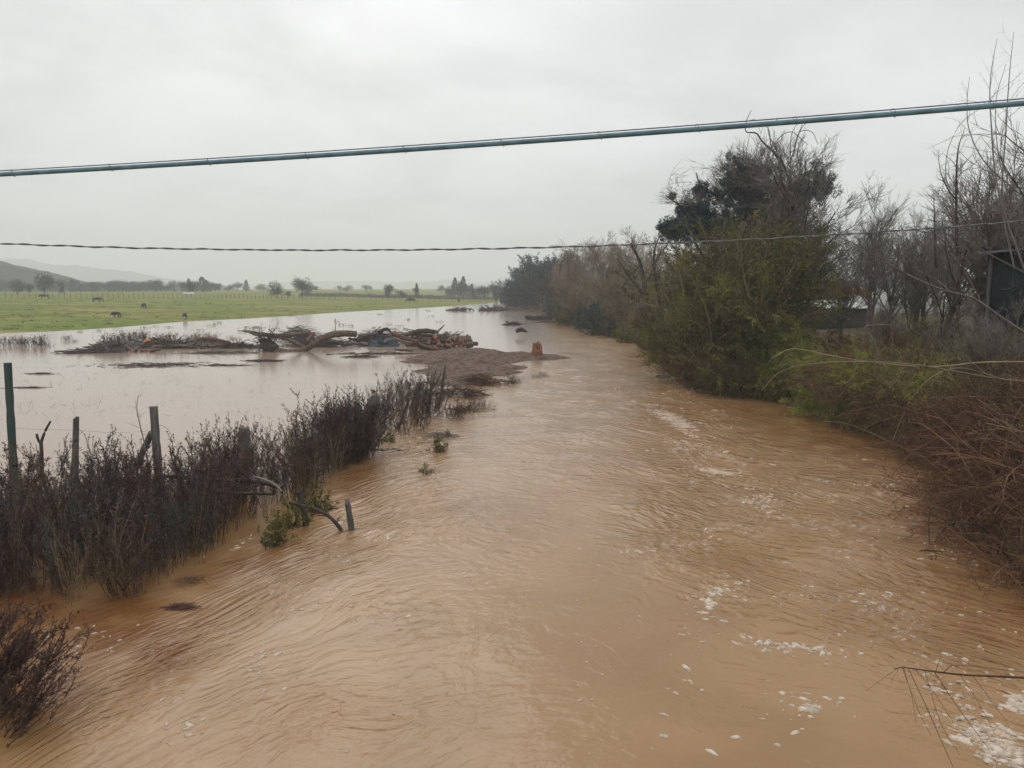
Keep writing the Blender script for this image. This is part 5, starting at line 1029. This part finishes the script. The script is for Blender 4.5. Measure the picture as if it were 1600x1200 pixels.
for px, Y, s, k, i, lb_, sx in ((26, 250, .82, 'round', 0, 'dark tree left of the wide one beneath the hill slope', 1.0), (45, 255, .62, 'round', 1, 'small dark tree between the two below the hill', .7), (69, 250, 1.15, 'round', 2, 'wide dark tree with stray upper branches below the hill', 1.05), (97, 270, .5, 'conifer', 0, 'little dark pointed bush right of the wide dark tree', 1),
    (296, 262, .9, 'round', 1, 'dark tree with a forked bare top behind the white cows', .75), (433, 255, .95, 'round', 0, 'low round dark tree left of the clumpy one', .95), (472, 255, 1.25, 'round', 1, 'clumpy dark tree standing alone at mid horizon', .82), (451, 270, .4, 'round', 2, 'tiny bush between the round and the clumpy tree', 1.2),
    (606, 300, .85, 'round', 2, 'dark bush on the horizon under the far pale ridge', .9), (628, 300, .5, 'round', 0, 'low dark bush right of the horizon bush', 1.3), (651, 300, .75, 'conifer', 1, 'dark slim pointed tree on the horizon', .8), (740, 300, .55, 'conifer', 0, 'slim dark tree right of the big hazy grove', .8), (757, 280, 1.0, 'round', 1, 'brownish round tree just left of the bare ones', 1.1), (776, 262, .95, 'round', 2, 'dark tree at the foot of the pale bare trees', .8)):
    ftree(px, Y, s, k, i, lb_, None, sx)
for j, (px, s) in enumerate(((703, 1.0), (711, 1.35), (717, 1.5), (724, 1.45), (731, 1.3), (737, .95), (707, .8), (721, 1.1))):
    ftree(px, 345+j*2, s*.82, 'conifer' if j % 2 else 'round', j, 'tall hazy blue tree in the grove with spiky tops', 'trees of the hazy grove')
fk2 = bpy.data.objects['far_bare_tree']
r = rs(69)
for k in range(96):
    if k < 74: px = r.uniform(-60, 372); Y = r.uniform(380, 440); s = r.uniform(.65, 1.15)*(1.1-.25*(px/372))
    else: px = r.uniform(375, 790); Y = r.uniform(430, 560); s = r.uniform(.4, .85)
    ftree(px, Y, s, 'conifer' if r.random() < .1 else 'round', k, 'hazy grey blue tree in the long line beyond the pasture', 'hazy tree line beyond the pasture', 1.25+.6*(k % 3 == 0))
# hedge along the far side
r = rs(70); n = 9000; px = r.uniform(470, 800, n); Y = r.uniform(300, 306, n); xx = (px-800)/F*Y*1.0; C = np.stack([xx, Y, ground_h(xx, Y)+r.uniform(0, 1, n)**1.3*(1.3+.5*perlin(xx/4, 0*xx))], 1)
tag(Geo().leaves(C, r.normal(size=(n, 3)), .5, .25, r).obj('hedge', M['far_twig']), 'long low brown hedge at the far side of the pasture', 'hedge', kind='stuff')
# small dark tussocks in the pasture and at the flood edge
r = rs(71); C = []
for k in range(260):
    px_, py2 = r.uniform(-40, 700), r.uniform(466, 520); p = G(px_, py2)
    if p[2] < .05 and k % 4: continue
    for q in range(14): C.append(p+r.normal(size=3)*[.35, .35, .03]+[0, 0, .03])
C = np.array(C); tag(Geo().leaves(C, r.normal(size=C.shape)*[.6, .6, .2]+[0, 0, .6], .28, .09, r).obj('grass_tussocks', M['olive']), 'scattered coarse tussocks in the green pasture', 'grass', kind='stuff')
# ---------------------------------------------------------------- air
hz = bpy.data.materials.new('haze'); hz.use_nodes = True; t = hz.node_tree; t.nodes.clear(); ov = t.nodes.new('ShaderNodeOutputMaterial'); pv = t.nodes.new('ShaderNodeVolumePrincipled')
pv.inputs['Color'].default_value = (.97, .985, 1, 1); pv.inputs['Density'].default_value = .00075; pv.inputs['Anisotropy'].default_value = .1; t.links.new(pv.outputs[0], ov.inputs['Volume'])
Geo().box(-3500, 3500, -3500, 3500, -3, 190).obj('haze', hz); tag(bpy.data.objects['haze'], kind='stuff')
